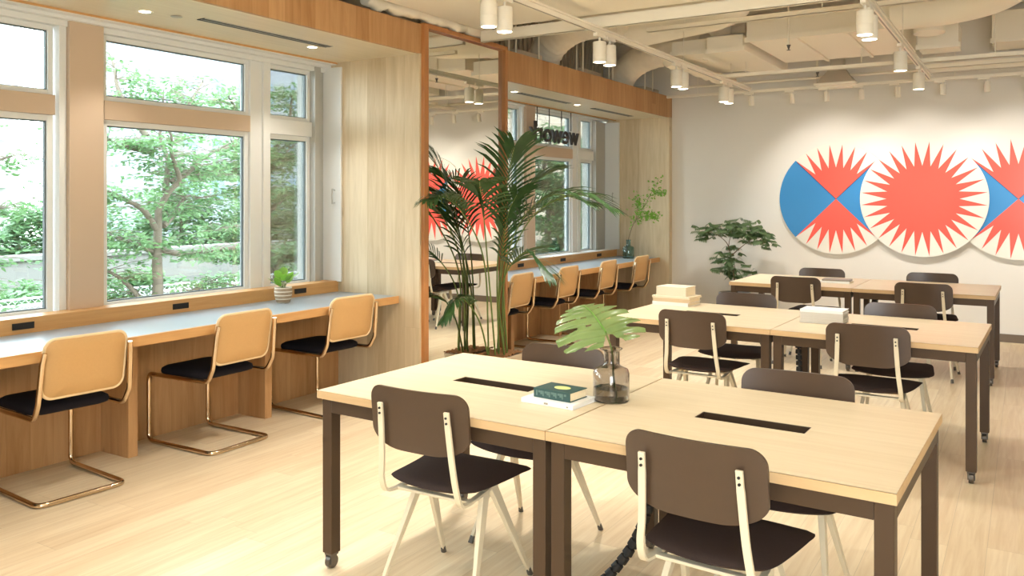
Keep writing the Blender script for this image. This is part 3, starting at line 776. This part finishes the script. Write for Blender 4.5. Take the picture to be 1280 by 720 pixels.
# ------------------------------------------------------------------ small potted plant on near counter
def smallpot():
    r = empty('potted_plant', (-4.60, 4.28, .7755)); tag(r, 'small green houseplant in a striped ceramic pot on the near counter', 'plant')
    MB().lathe([(.0005,0),(.042,0),(.050,.008),(.060,.045),(.064,.075),(.062,.112),(.056,.112),(.054,.092),(.0005,.092)], 32).build('pot', M['striped'], r, smooth=40)
    MB().lathe([(.054,.094),(.03,.099),(.0005,.1)], 20).build('soil', M['soil'], r)
    lf = MB(); st = MB(); rr = random.Random(5)
    for k in range(11):
        a = k*2.4; h = .12+.07*rr.random(); o = .01+.04*rr.random(); e = Vector((math.cos(a)*o, math.sin(a)*o*1.2, h))
        st.tube(spline([(math.cos(a)*.01,math.sin(a)*.01,.095),(e.x*.5,e.y*.5,(h+.1)/2+.01),tuple(e)],5), .002, 5)
        blade(lf, e, (math.cos(a),math.sin(a),.9+.7*rr.random()), (-math.cos(a)*.6,-math.sin(a)*.6,1), .085, .062, .3, 6)
    st.build('stalk', M['palmstem'], r, smooth=80); lf.build('foliage', M['sprig'], r, smooth=80, recalc=False)
smallpot()

# ------------------------------------------------------------------ small tree by the far wall
def fartree():
    bx, by = -2.98, 9.90
    r = empty('potted_tree', (bx, by, 0)); tag(r, 'slender potted indoor tree with feathery leaves against the far white wall', 'plant')
    MB().lathe([(.0005,0),(.14,0),(.17,.02),(.19,.40),(.18,.41),(.175,.38),(.0005,.38)], 28).build('pot', M['greypot'], r, smooth=40)
    MB().lathe([(.175,.385),(.08,.395),(.0005,.40)], 20).build('soil', M['soil'], r)
    br = MB(); lf = MB(); rr = random.Random(21)
    def seg(P, r0, r1):
        pts = spline(P, 6); n = len(pts); br.tube(pts, [r0+(r1-r0)*i/(n-1) for i in range(n)], 6); return pts
    def puff(c, s, n):
        for _ in range(n):
            p = Vector(c) + Vector((rr.gauss(0,s[0]), rr.gauss(0,s[1]), rr.gauss(0,s[2])))
            p.y = min(p.y, .28)
            a = rr.uniform(0, 2*PI); d0 = Vector((math.cos(a), math.sin(a)*.8, -.15))
            for k in range(6):
                q = p + d0*(k*.018); 
                for sd in (-1,1):
                    d = d0*.6 + Vector((-d0.y, d0.x, 0))*sd + Vector((0,0,-.55)); blade(lf, q, d, (0,-.4,1), .062, .013, .6, 3)
    t = seg([(0,0,.38),(-.01,0,.6),(-.04,0,.78),(-.06,.0,.88)], .010, .007)
    seg([(.03,0,.38),(.02,.01,.6),(-.02,.0,.8)], .006, .004)
    a = seg([(-.05,0,.86),(-.10,0,1.0),(-.22,-.02,1.10),(-.36,-.03,1.15)], .006, .003)
    b = seg([(-.05,0,.84),(.05,0,.93),(.16,.0,1.02),(.30,-.02,1.12)], .006, .003)
    c = seg([(-.08,0,.93),(-.06,0,1.05),(-.02,0,1.18)], .005, .003)
    for cc, s, n in (((-.30,0,1.14),(.11,.09,.05),34),((-.08,0,1.20),(.13,.1,.045),44),((.12,0,1.17),(.12,.1,.06),44),((.28,0,1.12),(.10,.09,.06),36),((.36,-.04,1.05),(.06,.07,.06),14),((-.12,0,.82),(.07,.07,.10),40),((.02,0,.76),(.05,.06,.07),12),((-.10,0,.66),(.08,.05,.04),10),((.20,-.03,.68),(.05,.04,.03),6)):
        puff(cc, s, n)
    br.build('trunk', M['twig'], r, smooth=80); lf.build('foliage', M['fernleaf'], r, smooth=0, recalc=False)
fartree()

# ------------------------------------------------------------------ cable spines
def spine(loc0, path, lab):
    r = empty('cable_spine', loc0); tag(r, lab, 'cable organiser', 'black segmented cable spines under the tables')
    pts = spline(path, 14); m = MB(); acc = 0; last = pts[0]; step = .038; k = 0
    L = [0]
    for i in range(1,len(pts)): L.append(L[-1] + (pts[i]-pts[i-1]).length)
    s = 0; i = 0
    while s < L[-1]-step*.5:
        def at(q):
            j = 0
            while j < len(L)-2 and L[j+1] < q: j += 1
            return pts[j].lerp(pts[j+1], min(1,(q-L[j])/max(1e-6, L[j+1]-L[j])))
        a, b = at(s), at(s+step*.72); m.tube([a,b], [.019,.021], 10, flat=.8); m.tube([b, at(s+step)], .009, 6); s += step; k += 1
    m.build('vertebrae', M['dark'], r, smooth=40)
p0 = Vector(onrow(0,.36,.02,0))
spine(p0, [(-.06,-.02,.655),(-.16,-.05,.50),(-.19,-.06,.36),(-.26,-.07,.20),(-.36,-.10,.07),(-.44,-.14,.02)], 'black segmented cable spine hanging under the nearest table at right')
p1 = Vector(onrow(1,.02,.05,0))
spine(p1, [(.0,0,.655),(.01,0,.4),(.0,.0,.2),(-.01,.0,.02)], 'black segmented cable spine hanging under the middle row')
p2 = Vector(onrow(2,.02,.05,0))
spine(p2, [(.12,0,.655),(.08,0,.55),(.05,.0,.3),(.04,.0,.02)], 'black segmented cable spine hanging under the farthest row')

# ------------------------------------------------------------------ ceiling services
# low flat plenum over the near part of the room
struct('ceiling.003', MB().box(-3.86, XR-.01, YB+.01, 5.72, 2.93, 3.35), M['ceil'], smooth=0)
def beam(name, y, z, x0, x1, lab, w=.041, h=.041, rods=True):
    r = empty(name, (0,y,z)); tag(r, lab, 'ceiling beam')
    MB().box(x0,x1,-w/2,-w/2+.004,0,h).box(x0,x1,w/2-.004,w/2,0,h).box(x0,x1,-w/2,w/2,0,.004).build('channel', M['duct'], r, smooth=0)
    if rods:
        m = MB(); x = x0+.35
        while x < x1: m.tube([(x,0,h),(x,0,ZC-z)], .005, 6); x += 1.15
        m.build('threaded_rod', M['duct'], r)
beam('strut_channel', 5.77, 2.83, -3.86, XR-.02, 'cream steel channel across the ceiling at the edge of the flat panel', rods=False, h=.09)
beam('strut_channel', 8.86, 2.83, -2.9, XR-.02, 'cream steel channel crossing below the flat ceiling ducts')
beam('strut_channel', 9.28, 2.83, -.95, XR-.02, 'cream steel channel in the pair of rails at right, nearer one', rods=False)
beam('strut_channel', 9.62, 2.83, -.9, XR-.02, 'cream steel channel in the pair of rails at right, farther one', rods=False)
beam('strut_channel', 7.0, 3.02, -2.9, XR-.02, 'cream steel channel high up beside the round ducts')
# flat boxed ducts in the open zone
def boxduct(x0,x1,y0,y1,z0,z1,lab,seams=()):
    r = empty('flat_duct', ((x0+x1)/2,(y0+y1)/2,z0)); tag(r, lab, 'duct')
    cx, cy = (x0+x1)/2, (y0+y1)/2
    MB().box(x0-cx,x1-cx,y0-cy,y1-cy,0,z1-z0).build('duct_body', M['duct'], r, bevel=.004)
    m = MB()
    for s in seams: m.box(s-cx-.015,s-cx+.015,y0-cy,y1-cy,-.02,0)
    m.box(x0-cx-.015,x1-cx+.015,y0-cy-.02,y0-cy,-.015,.03).build('flange', M['duct'], r)
boxduct(-2.30,-.98,8.02,9.55,3.05,3.25,'wide flat cream duct panel with seams above the far tables',(-1.85,-1.40))
boxduct(-3.22,-2.80,8.45,9.95,3.06,3.20,'bright flat panel unit beside the window-side track')
boxduct(-2.72,-2.36,8.1,9.9,2.99,3.14,'narrow boxed duct between the bright panel and flat duct')
boxduct(-3.3,1.5,6.55,6.95,3.12,3.40,'long boxed duct crossing the ceiling behind the flat panel')
boxduct(-.9,-.55,8.9,9.3,2.98,3.2,'small boxed duct at right above the tracks')
boxduct(-.3,2.5,9.6,10.2,3.1,3.4,'shaded boxed duct high at the right picture edge')
def roundduct(P, rad, lab, ribs=0, mat='duct', nz=0):
    r = empty('round_duct', tuple(P[0])); tag(r, lab, 'duct'); o = Vector(P[0]); pts = [p - o for p in spline(P, 14)]; n = len(pts)
    rr = random.Random(n); rs = [rad*(1 + (ribs*math.sin(i*1.9)) + nz*rr.uniform(-1,1)) for i in range(n)]
    m = MB().tube(pts, rs, 24)
    if nz:
        vs = []
        for v in m.v:
            q = Vector(v); vs.append(tuple(q + noise.noise_vector(q*9)*nz*.25))
        m.v = vs
    m.build('duct_body', M[mat], r, smooth=70)
roundduct([(-3.25,7.15,3.22),(-3.75,7.3,3.24),(-4.1,7.42,3.12),(-4.28,7.5,2.9),(-4.3,7.5,2.63)], .17, 'ribbed flexible duct elbow dropping behind the oak fascia nearest the mirror', .025, 'foil', .02)
roundduct([(-3.0,8.9,3.2),(-3.5,9.05,3.22),(-3.95,9.2,3.15),(-4.2,9.3,2.95),(-4.24,9.3,2.63)], .16, 'ribbed flexible duct elbow dropping behind the oak fascia near the far wall', .025, 'foil', .02)
roundduct([(-3.4,7.8,3.26),(-2.9,7.75,3.3),(-2.4,7.5,3.3),(-2.15,7.1,3.32),(-2.1,6.6,3.33)], .21, 'large smooth round duct bend above the middle of the room', 0)
roundduct([(-1.0,8.05,3.22),(-.55,8.0,3.22),(-.2,7.75,3.24),(0,7.3,3.3),(.1,6.6,3.32)], .2, 'round duct bend at the upper right above the tracks', 0)
roundduct([(-.75,8.35,3.02),(-.75,8.36,3.2)], .13, 'short round duct collar pointing down at right', 0)
roundduct([(-4.0,4.5,2.95),(-3.97,4.8,2.945),(-3.955,5.15,2.945),(-3.95,5.6,2.945),(-3.96,6.0,2.96)], .06, 'lumpy wrapped insulated pipe above the oak corner by the mirror', 0, 'foil', .11)
roundduct([(-3.2,8.3,2.96),(-3.15,9.2,2.96),(-3.1,10.2,2.96)], .06, 'insulated pipe running beside the window-side track', 0, 'foil', .1)
for y, nm in ((6.75,'first from the mirror'),(8.1,'second from the mirror'),(9.85,'nearest the far wall')):
    tag(MB().box(-4.35,-4.12,y,y+.5,2.64,2.96).build('plenum_box', M['ceilgrey'], bevel=.01), 'taupe plenum box behind the oak fascia, ' + nm, 'plenum box')
m = None
for i, y in enumerate((6.5,6.62,7.05,7.85,8.0,8.65,8.75,9.7,9.95)):
    tag(MB().tube([(-4.05,y,2.6),(-4.05,y,ZC)], .008, 6).build('hanger_rod', M['duct']), 'thin cream hanger rod in the ceiling void behind the fascia', 'hanger rod', 'cream hanger rods above the far bay')
# diffuser plate
r = empty('ceiling_diffuser', (-1.83, 10.0, 2.83)); tag(r, 'square pyramid ceiling diffuser near the far wall', 'air vent')
MB().add([(-.2,-.2,0),(.2,-.2,0),(.2,.2,0),(-.2,.2,0),(-.08,-.08,.17),(.08,-.08,.17),(.08,.08,.17),(-.08,.08,.17)], [(0,1,5,4),(1,2,6,5),(2,3,7,6),(3,0,4,7),(4,5,6,7),(0,3,2,1)]).build('hood', M['ceilgrey'], r, smooth=0)
MB().box(-.22,.22,-.22,.22,-.025,0).build('face_plate', M['duct'], r, bevel=.003)
MB().box(-.07,.07,-.07,.07,.17,ZC-2.83).build('neck', M['ceilgrey'], r)
# dark gap bits: sprinkler fittings
for x, y, z, nm in ((-2.0,9.75,2.93,'near the cassette panel'),(-1.9,8.0,2.95,'in front of the flat duct')):
    r = empty('sprinkler_head', (x,y,z)); tag(r, 'small brass sprinkler head ' + nm, 'sprinkler')
    MB().tube([(0,0,.02),(0,0,ZC-z)], .009, 8).build('drop_pipe', M['duct'], r)
    MB().lathe([(.0005,-.03),(.018,-.03),(.018,-.026),(.006,-.022),(.012,.0),(.02,.02),(.0005,.02)], 12).build('deflector', M['steel'], r)
# electrical conduit pipes along X
for y, z, x0 in ((10.05,2.93,-3.8),(6.2,3.3,-3.8)):
    tag(MB().tube([(x0,y,z),(XR-.02,y,z)], .016, 10).build('conduit_pipe', M['duct']), 'cream conduit pipe %s' % ('along the far wall above the small spots' if y > 9 else 'high across the open ceiling'), 'pipe')

# ------------------------------------------------------------------ track lights
def track(x0,y0,x1,y1,z,lab):
    r = empty('light_track', (0,0,z)); tag(r, lab, 'light track')
    if x0 == x1:
        MB().box(x0-.018,x0+.018,y0,y1,0,.03).box(x0-.03,x0+.03,y0,y1,.03,.045).build('track_rail', M['white'], r, bevel=.002)
        MB().box(x0-.006,x0+.006,y0,y1,-.001,.0005).build('track_slot', M['grey'], r)
        m = MB(); y = y0+.4
        while y < y1: m.tube([(x0,y,.045),(x0,y,(2.93 if y < 5.7 else ZC)-z)], .004, 6); y += 1.5
        m.build('hanger', M['white'], r)
    else:
        MB().box(x0,x1,y0-.018,y0+.018,0,.03).build('track_rail', M['white'], r, bevel=.002)
        m = MB(); x = x0+.4
        while x < x1: m.tube([(x,y0,.03),(x,y0,ZC-z)], .004, 6); x += 1.4
        m.build('hanger', M['white'], r)
ZT = 2.79
track(-2.78,-1.8,-2.78,9.8,ZT,'cream ceiling light track running along the window side')
track(-.88,-1.8,-.88,9.8,ZT,'cream ceiling light track with dark slots running above the tables at right')
track(-3.85,9.93,XR-.05,9.93,ZT,'thin light track running parallel to the far wall')
def cylspot():
    r = empty('track_spotlight')
    MB().box(-.018,.018,-.075,.075,-.028,0).build('adapter', M['white'], r, bevel=.003)
    MB().tube([(0,0,-.028),(0,0,-.062)], .009, 8).build('stem', M['white'], r)
    MB().lathe([(.046,-.215),(.050,-.218),(.052,-.21),(.052,-.15),(.0505,-.149),(.052,-.148),(.052,-.068),(.048,-.062),(.0005,-.062)], 28).build('lamp_housing', M['white'], r, smooth=40)
    MB().lathe([(.0005,-.2165),(.043,-.2165),(.045,-.2155)], 24).build('lens', M['lamp'], r)
    return r
sp0 = cylspot(); first = True
E_T = 64
ordn = ['nearest', 'second', 'third', 'farthest']
lst = []
for i, y in enumerate((4.32,5.86,7.50,8.92)):
    lst += [(-2.78, y-.09, 'nearer of the %s pair on the window-side track' % ordn[i]), (-2.78, y+.09, 'farther of the %s pair on the window-side track' % ordn[i])]
lst += [(-.88,5.70,'nearer of the nearest pair on the right track'),(-.88,5.88,'farther of the nearest pair on the right track'),(-.88,7.45,'single one midway on the right track'),(-.88,8.80,'single one near the end of the right track')]
lst += [(-2.78,1.2,'unseen, added for light on the window-side track behind the viewer'),(-2.78,2.75,'unseen, added for light on the window-side track above the frame'),(-.88,1.2,'unseen, added for light on the right track behind the viewer'),(-.88,2.75,'unseen, added for light on the right track above the nearest table'),(-.88,4.2,'unseen, added for light on the right track between nearest and middle rows')]  # unseen fixtures added on both tracks to light the near end
for x, y, lab in lst:
    o = sp0 if first else copy_tree(sp0); first = False
    o.location = (x,y,ZT); tag(o, 'white cylinder spotlight, ' + lab, 'spotlight', 'white cylinder track spotlights')
    spotlamp((x,y,ZT-.225), E_T*(1.75 if x < -2 and y < 5 else 1.0 if x < -2 else .78), 105, (0,0,-1), .8, .045)
def smallspot():
    r = empty('wall_washer_spotlight')
    MB().box(-.075,.03,-.012,.012,-.022,0).build('adapter', M['white'], r, bevel=.002)
    MB().tube([(.01,0,-.02),(.01,0,-.04)], .006, 8).build('stem', M['white'], r)
    h = MB().lathe([(.026,-.15),(.028,-.152),(.029,-.148),(.029,-.045),(.0005,-.045)], 20); h.v = [(x+.01, y + (z+.05)*-.18, z) for x, y, z in h.v]
    h.build('lamp_housing', M['white'], r, smooth=40)
    return r
ss = smallspot(); first = True
names = ['leftmost, by the oak column','second from the left','third from the left','fourth from the left','fifth from the left','sixth from the left','seventh from the left','at the right picture edge']
for i, x in enumerate((-2.80,-2.33,-1.95,-1.58,-1.21,-.77,-.36,.02)):
    o = ss if first else copy_tree(ss); first = False
    o.location = (x,9.93,ZT); tag(o, 'small white spotlight on the far wall track, ' + names[i], 'spotlight', 'small white spotlights on the far wall track')
for i, x in enumerate(AX + [.85]):   # unseen lamps added near the ceiling to light the art
    spotlamp((x-.1, 8.9, 2.62), 60, 78, (0.1, 1.3, -1.05), .7, .03)

# ------------------------------------------------------------------ outdoors
GZ = -1.6
tag(MB().box(-70, -5.3, -30, 80, GZ-.1, GZ).build('outside_ground', M['ground'], smooth=0), kind='structure')
LIMBS = [[(7.019,-.102),(7.067,.27),(7.055,.757),(7.067,1.081),(7.079,1.384)],
[(6.95,-.1),(6.863,.215),(6.688,.464),(6.518,.602),(6.244,.784)],[(7.067,1.1),(6.804,1.387),(6.518,1.514),(6.244,1.616),(5.9,1.7)],
[(7.079,1.384),(7.165,1.623),(7.253,1.788),(7.104,2.002),(6.982,2.159),(6.899,2.368),(6.631,2.56)],
[(7.178,1.623),(7.278,1.898),(7.328,2.12),(7.278,2.392),(7.379,2.62),(7.456,3.072)],
[(7.278,1.755),(7.508,1.904),(7.679,2.079),(7.91,2.226),(8.234,2.395)],[(7.153,1.165),(7.379,1.314),(7.547,1.457),(7.746,1.57),(8.162,1.489)],
[(7.104,.841),(7.417,.758),(7.746,.808),(8.234,.83),(8.529,.755)],[(7.104,.755),(6.863,.896),(6.631,.991),(6.352,1.105)],
[(6.899,2.368),(6.769,2.677),(6.688,2.985),(6.723,3.305),(6.746,3.519)],[(7.456,2.627),(7.679,2.871),(7.91,3.066),(8.162,3.292)],
[(7.165,.141),(7.417,.181),(7.746,.285),(7.91,.339),(8.307,.259)],[(6.911,.071),(6.688,.17),(6.518,.291),(6.276,.376)],
[(6.982,2.159),(6.631,2.194),(6.352,2.231),(6.1,2.324)],[(7.679,2.079),(7.91,1.915),(8.162,1.84),(8.454,1.811)]]
def layered(lab, bx, by, sy, sz, seed, nspray, mat='treeleaf', dx=.9, lsz=.085, tr=.085):
    """open tree of layered sprays; limbs given as (y,z), spread in depth as well"""
    r = empty('garden_tree', (bx, by, GZ)); tag(r, lab, 'tree'); rr = random.Random(seed); br = MB(); vs = []; fs = []
    def leaf(p, d):
        n = Vector((rr.gauss(0,.55),rr.gauss(0,.55),1)); d = d.normalized(); n = (n-d*n.dot(d)).normalized(); s_ = d.cross(n).normalized()*lsz*.27
        L = d*lsz*rr.uniform(.7,1.25); o = len(vs); vs.extend([p, p+L*.4+s_, p+L, p+L*.4-s_]); fs.append((o,o+1,o+2,o+3))
    br.tube(spline([(0,0,0),(.02,0,(-.102-GZ)*sz*.5),(0,0,(-.102-GZ)*sz)],4), [tr*1.3]*4+[tr*1.15]*5, 9)
    for k, L in enumerate(LIMBS):
        off = 0 if k == 0 else rr.uniform(-dx,dx); n0 = len(L)-1
        P = [(off*(i/n0)**1.0 if k else 0, (y-7.019)*sy, (z-GZ)*sz) for i, (y,z) in enumerate(L)]
        pts = spline(P, 7); n = len(pts); r0 = tr if k == 0 else tr*.55
        br.tube(pts, [r0*(1-(.45 if k == 0 else .8)*i/(n-1)) for i in range(n)], 7)
        if k == 0: continue
        for q in range(nspray):
            i = rr.randrange(int(n*.22), n); p = pts[i]; a = rr.uniform(0,2*PI); ln = rr.uniform(.3,.75)
            d = Vector((math.cos(a), math.sin(a), rr.uniform(-.12,.3))); e = p + d*ln
            br.tube([p, p.lerp(e,.5)+Vector((0,0,.03)), e], [.008,.005,.002], 3, cap=False)
            for t in range(20):
                f = rr.uniform(.25,1.1); c = p + d*ln*f + Vector((rr.gauss(0,.07),rr.gauss(0,.07),rr.gauss(0,.022)-.04*f))
                leaf(c, Vector((d.x*.6+rr.uniform(-.8,.8), d.y*.6+rr.uniform(-.8,.8), rr.uniform(-.4,.1))))
    br.build('trunk', M['bark'], r, smooth=80)
    me = D.meshes.new('foliage'); me.from_pydata([tuple(v) for v in vs], [], fs); me.materials.append(M[mat]); o = D.objects.new('foliage', me); col.objects.link(o); o.parent = r
layered('open branching green tree in the middle of the near big window', -10.0, 7.02, 1.0, 1.0, 4, 32)
layered('layered green tree seen in the leftmost window', -9.9, 4.15, -.85, .92, 8, 30)
layered('leafy green tree seen beside the grey pane frame of the near window', -13.4, 12.1, -1.1, 1.05, 15, 60, lsz=.1, tr=.1)
layered('bushy green tree seen through the far bay window', -11.0, 19.6, 1.25, .98, 23, 52, 'treeleaf2', 1.6, .14, .12)
layered('dense green tree standing farther behind the far bay window', -14.5, 27.5, -1.5, 1.0, 31, 40, 'treeleaf2', 1.8, .16, .13)
layered('green tree standing between the near window and the far bay', -11.5, 15.2, 1.1, 1.1, 35, 50, 'treeleaf', 1.4, .11, .1)
# bank planting: individual shrubs in a row
pts_ = []
def shrub(name, lab, c, rx, ry, rz, n, seed, mat='treeleaf2', group='shrubs along the bank'):
    r = empty(name, c); tag(r, lab, 'shrub', group); rr = random.Random(seed); vs = []; fs = []
    for _ in range(n):
        u = Vector((rr.gauss(0,1),rr.gauss(0,1),rr.gauss(0,1))).normalized(); q = rr.uniform(.72,1.05); w = 1+.18*math.sin(u.x*5+seed)+.15*math.sin(u.y*7+u.z*6)
        p = Vector((u.x*rx,u.y*ry,abs(u.z)*rz))*q*w; a = rr.uniform(0,2*PI); d = Vector((math.cos(a),math.sin(a),rr.uniform(-.6,.4)))*.19; s = Vector((-d.y,d.x,rr.uniform(-.1,.1)))*.32
        o = len(vs); vs += [p, p+d*.5+s, p+d, p+d*.5-s]; fs.append((o,o+1,o+2,o+3))
    me = D.meshes.new('foliage'); me.from_pydata([tuple(v) for v in vs], [], fs); me.materials.append(M[mat]); o = D.objects.new('foliage', me); col.objects.link(o); o.parent = r
    MB().tube([(0,0,-.2),(0,0,rz*.5),(0,.1*ry,rz*.75)], [.08,.05,.02], 6).tube([(0,0,rz*.3),(.2*rx,.3*ry,rz*.7)], [.04,.015], 5).build('trunk', M['bark'], r)
for i in range(8):
    shrub('bank_shrub','dense green shrub on the bank above the concrete wall outside',(-24.6-.4*(i%2), 1.5+i*4.2, -.1), 1.5, 1.9, 1.9+.35*math.sin(i*1.7), 5200, 40+i)
for i in range(9):
    shrub('low_shrub','low green shrub between the two concrete walls outside',(-17.4, 3.0+i*2.1+(i%3)*.5, -.9), .7, .95, .62+.14*math.sin(i*2.1), 1500, 70+i, 'treeleaf', 'low shrubs between the concrete walls')
# concrete retaining walls, fence
tag(MB().box(-21.6,-21.2,-25,70,GZ,-.02).box(-21.7,-21.1,-25,70,-.02,.12).build('retaining_wall', M['concrete'], bevel=.02), 'long grey concrete retaining wall outside under the shrub bank', 'retaining wall')
tag(MB().box(-28,-21.6,-25,70,GZ,-.1).build('planted_bank', M['ground'], smooth=0), kind='structure')
tag(MB().box(-16.2,-15.9,-25,70,GZ,-.55).box(-16.25,-15.85,-25,70,-.55,-.47).build('retaining_wall', M['concrete'], bevel=.02), 'nearer low concrete wall outside behind the wire fence', 'retaining wall')
fence = empty('wire_fence', (-13.2, 0, GZ)); tag(fence, 'galvanised chain link fence outside below the windows', 'fence')
for i in range(14):
    MB().tube([(0, -4+i*2.3, 0),(0,-4+i*2.3,1.62)], .028, 8).build('post', M['galv'], fence)
MB().tube([(0,-4,1.58),(0,26,1.58)], .018, 6).tube([(0,-4,.05),(0,26,.05)], .012, 6).build('rail', M['galv'], fence)
m = MB()
for i in range(300):
    y = -4+i*.1; m.add([(0,y,.05),(0,y+.008,.05),(0,y+.008+1.53,1.58),(0,y+1.53,1.58)], [(0,1,2,3)]); m.add([(.004,y+1.53,.05),(.004,y+1.538,.05),(.004,y+.008,1.58),(.004,y,1.58)], [(0,1,2,3)])
m.build('wire_mesh', M['galv'], fence, smooth=0, recalc=False)
# buildings
def building(lab, x0, x1, y0, y1, z1, mat, nwy, nwz, z0=1.2, wh=.9, bal=False, ww=.5):
    r = empty('office_building' if not bal else 'apartment_building', ((x0+x1)/2,(y0+y1)/2,GZ)); tag(r, lab, 'building'); cx, cy = (x0+x1)/2, (y0+y1)/2
    MB().box(x0-cx,x1-cx,y0-cy,y1-cy,0,z1-GZ).build('building_wall', M[mat], r, smooth=0)
    MB().box(x0-cx-.1,x1-cx+.1,y0-cy-.1,y1-cy+.1,z1-GZ,z1-GZ+.25).build('roof_edge', M['facadegrey'], r)
    dy = (y1-y0)/nwy; dz = (z1-z0)/nwz
    for i in range(nwy):
        for k in range(nwz):
            yc = y0+dy*(i+.5)-cy; zc = z0+dz*(k+.5)-GZ
            w = MB().box(x1-cx-.02,x1-cx+.03,yc-dy*ww/2,yc+dy*ww/2,zc-wh/2,zc+wh/2).build('window', M['winblue'], r, smooth=0)
            if bal: MB().box(x1-cx,x1-cx+1.0,yc-dy*.36,yc+dy*.36,zc-wh*.75-.1,zc-wh*.75).box(x1-cx+.95,x1-cx+1.0,yc-dy*.36,yc+dy*.36,zc-wh*.75,zc-wh*.1).build('balcony', M['facade'], r, smooth=0)
building('white apartment block with balconies outside behind the left trees',-52,-42,2,22,11,'facade',5,4,2,1.3,True)
building('pale grey office block outside to the right of the near window',-46,-38,28,38.5,22,'facadegrey',6,8,1,1.5)
building('long white building with horizontal bands outside the narrow window',-50,-40,40,62,17,'facade',3,6,1,.5,False,.9)
building('pale stone building outside beyond the far bay window',-30,-16,36,52,20,'brickpale',8,9,0,1.2)
r = empty('utility_pole', (-30, 22.2, GZ)); tag(r, 'grey concrete utility pole rising behind the garden tree', 'pole')
MB().tube([(0,0,0),(0,0,9.4)], [.24,.17], 12).build('pole', M['concrete'], r); MB().box(-.06,.06,-.9,.9,7.6,7.75).build('cross_arm', M['galv'], r)
for dz in (0, 1.0):
    w = [( -30+.0, 22.2 - 40*t, 5.6-dz + 1.6*(t-.5)**2 - .4) for t in [k/16 for k in range(17)]]
    tag(MB().tube(w, .03, 5).build('overhead_cable', M['dark']), '%s dark overhead cable running left from the utility pole' % ('upper' if dz == 0 else 'lower'), 'cable')

# ------------------------------------------------------------------ light: sky, sun, portals
W = D.worlds.new('World'); bpy.context.scene.world = W; W.use_nodes = True; nt = W.node_tree; nt.nodes.clear()
out = nt.nodes.new('ShaderNodeOutputWorld'); bg = nt.nodes.new('ShaderNodeBackground'); nt.links.new(bg.outputs[0], out.inputs[0])
tc = nt.nodes.new('ShaderNodeTexCoord'); sp = nt.nodes.new('ShaderNodeSeparateXYZ'); nt.links.new(tc.outputs['Generated'], sp.inputs[0])
mr = nt.nodes.new('ShaderNodeMapRange'); mr.inputs[1].default_value = -.05; mr.inputs[2].default_value = .8; nt.links.new(sp.outputs[2], mr.inputs[0])
mx = nt.nodes.new('ShaderNodeMix'); mx.data_type = 'RGBA'; mx.inputs[6].default_value = (.88,.96,1,1); mx.inputs[7].default_value = (.74,.87,1,1)
nt.links.new(mr.outputs[0], mx.inputs[0]); nt.links.new(mx.outputs[2], bg.inputs['Color']); bg.inputs['Strength'].default_value = 14.0
sl = D.lights.new('sun_lamp','SUN'); sl.energy = 1.2; sl.angle = R(12); sl.color = (1,.97,.9); so = D.objects.new('sun_lamp', sl); col.objects.link(so)
so.rotation_euler = Vector((-.55,.35,-.9)).to_track_quat('-Z','Y').to_euler()
def portal(loc, rot, sx, sy):
    l = D.lights.new('portal','AREA'); l.shape = 'RECTANGLE'; l.size = sx; l.size_y = sy; l.cycles.is_portal = True
    o = D.objects.new('portal_light', l); col.objects.link(o); o.location = loc; o.rotation_euler = rot
portal((-5.12, 1.5, 1.71), (0, -PI/2, 0), 1.8, 7.0)
portal((-5.02, 8.2, 1.71), (0, -PI/2, 0), 1.8, 3.8)
portal((1.475, YB-.21, 1.6), (PI/2, 0, 0), 2.25, 2.2)

# ------------------------------------------------------------------ camera
cam = D.cameras.new('camera'); co = D.objects.new('camera', cam); col.objects.link(co)
cam.sensor_width = 36; cam.lens = 1042/1280*36; cam.shift_y = -(360-248.5)/1280; cam.clip_start = .05; cam.clip_end = 300
co.location = (0,0,1.53); co.rotation_euler = (PI/2, 0, math.atan(644/1042))
sc = bpy.context.scene; sc.camera = co
sc.view_settings.view_transform = 'Standard'; sc.view_settings.look = 'None'; sc.view_settings.gamma = 1; sc.view_settings.exposure = .29; sc.view_settings.use_curve_mapping = False
sc.cycles.use_denoising = True; sc.cycles.max_bounces = 10; sc.cycles.transparent_max_bounces = 16; sc.cycles.diffuse_bounces = 5; sc.cycles.sample_clamp_indirect = 6; sc.cycles.caustics_refractive = False; sc.cycles.caustics_reflective = False
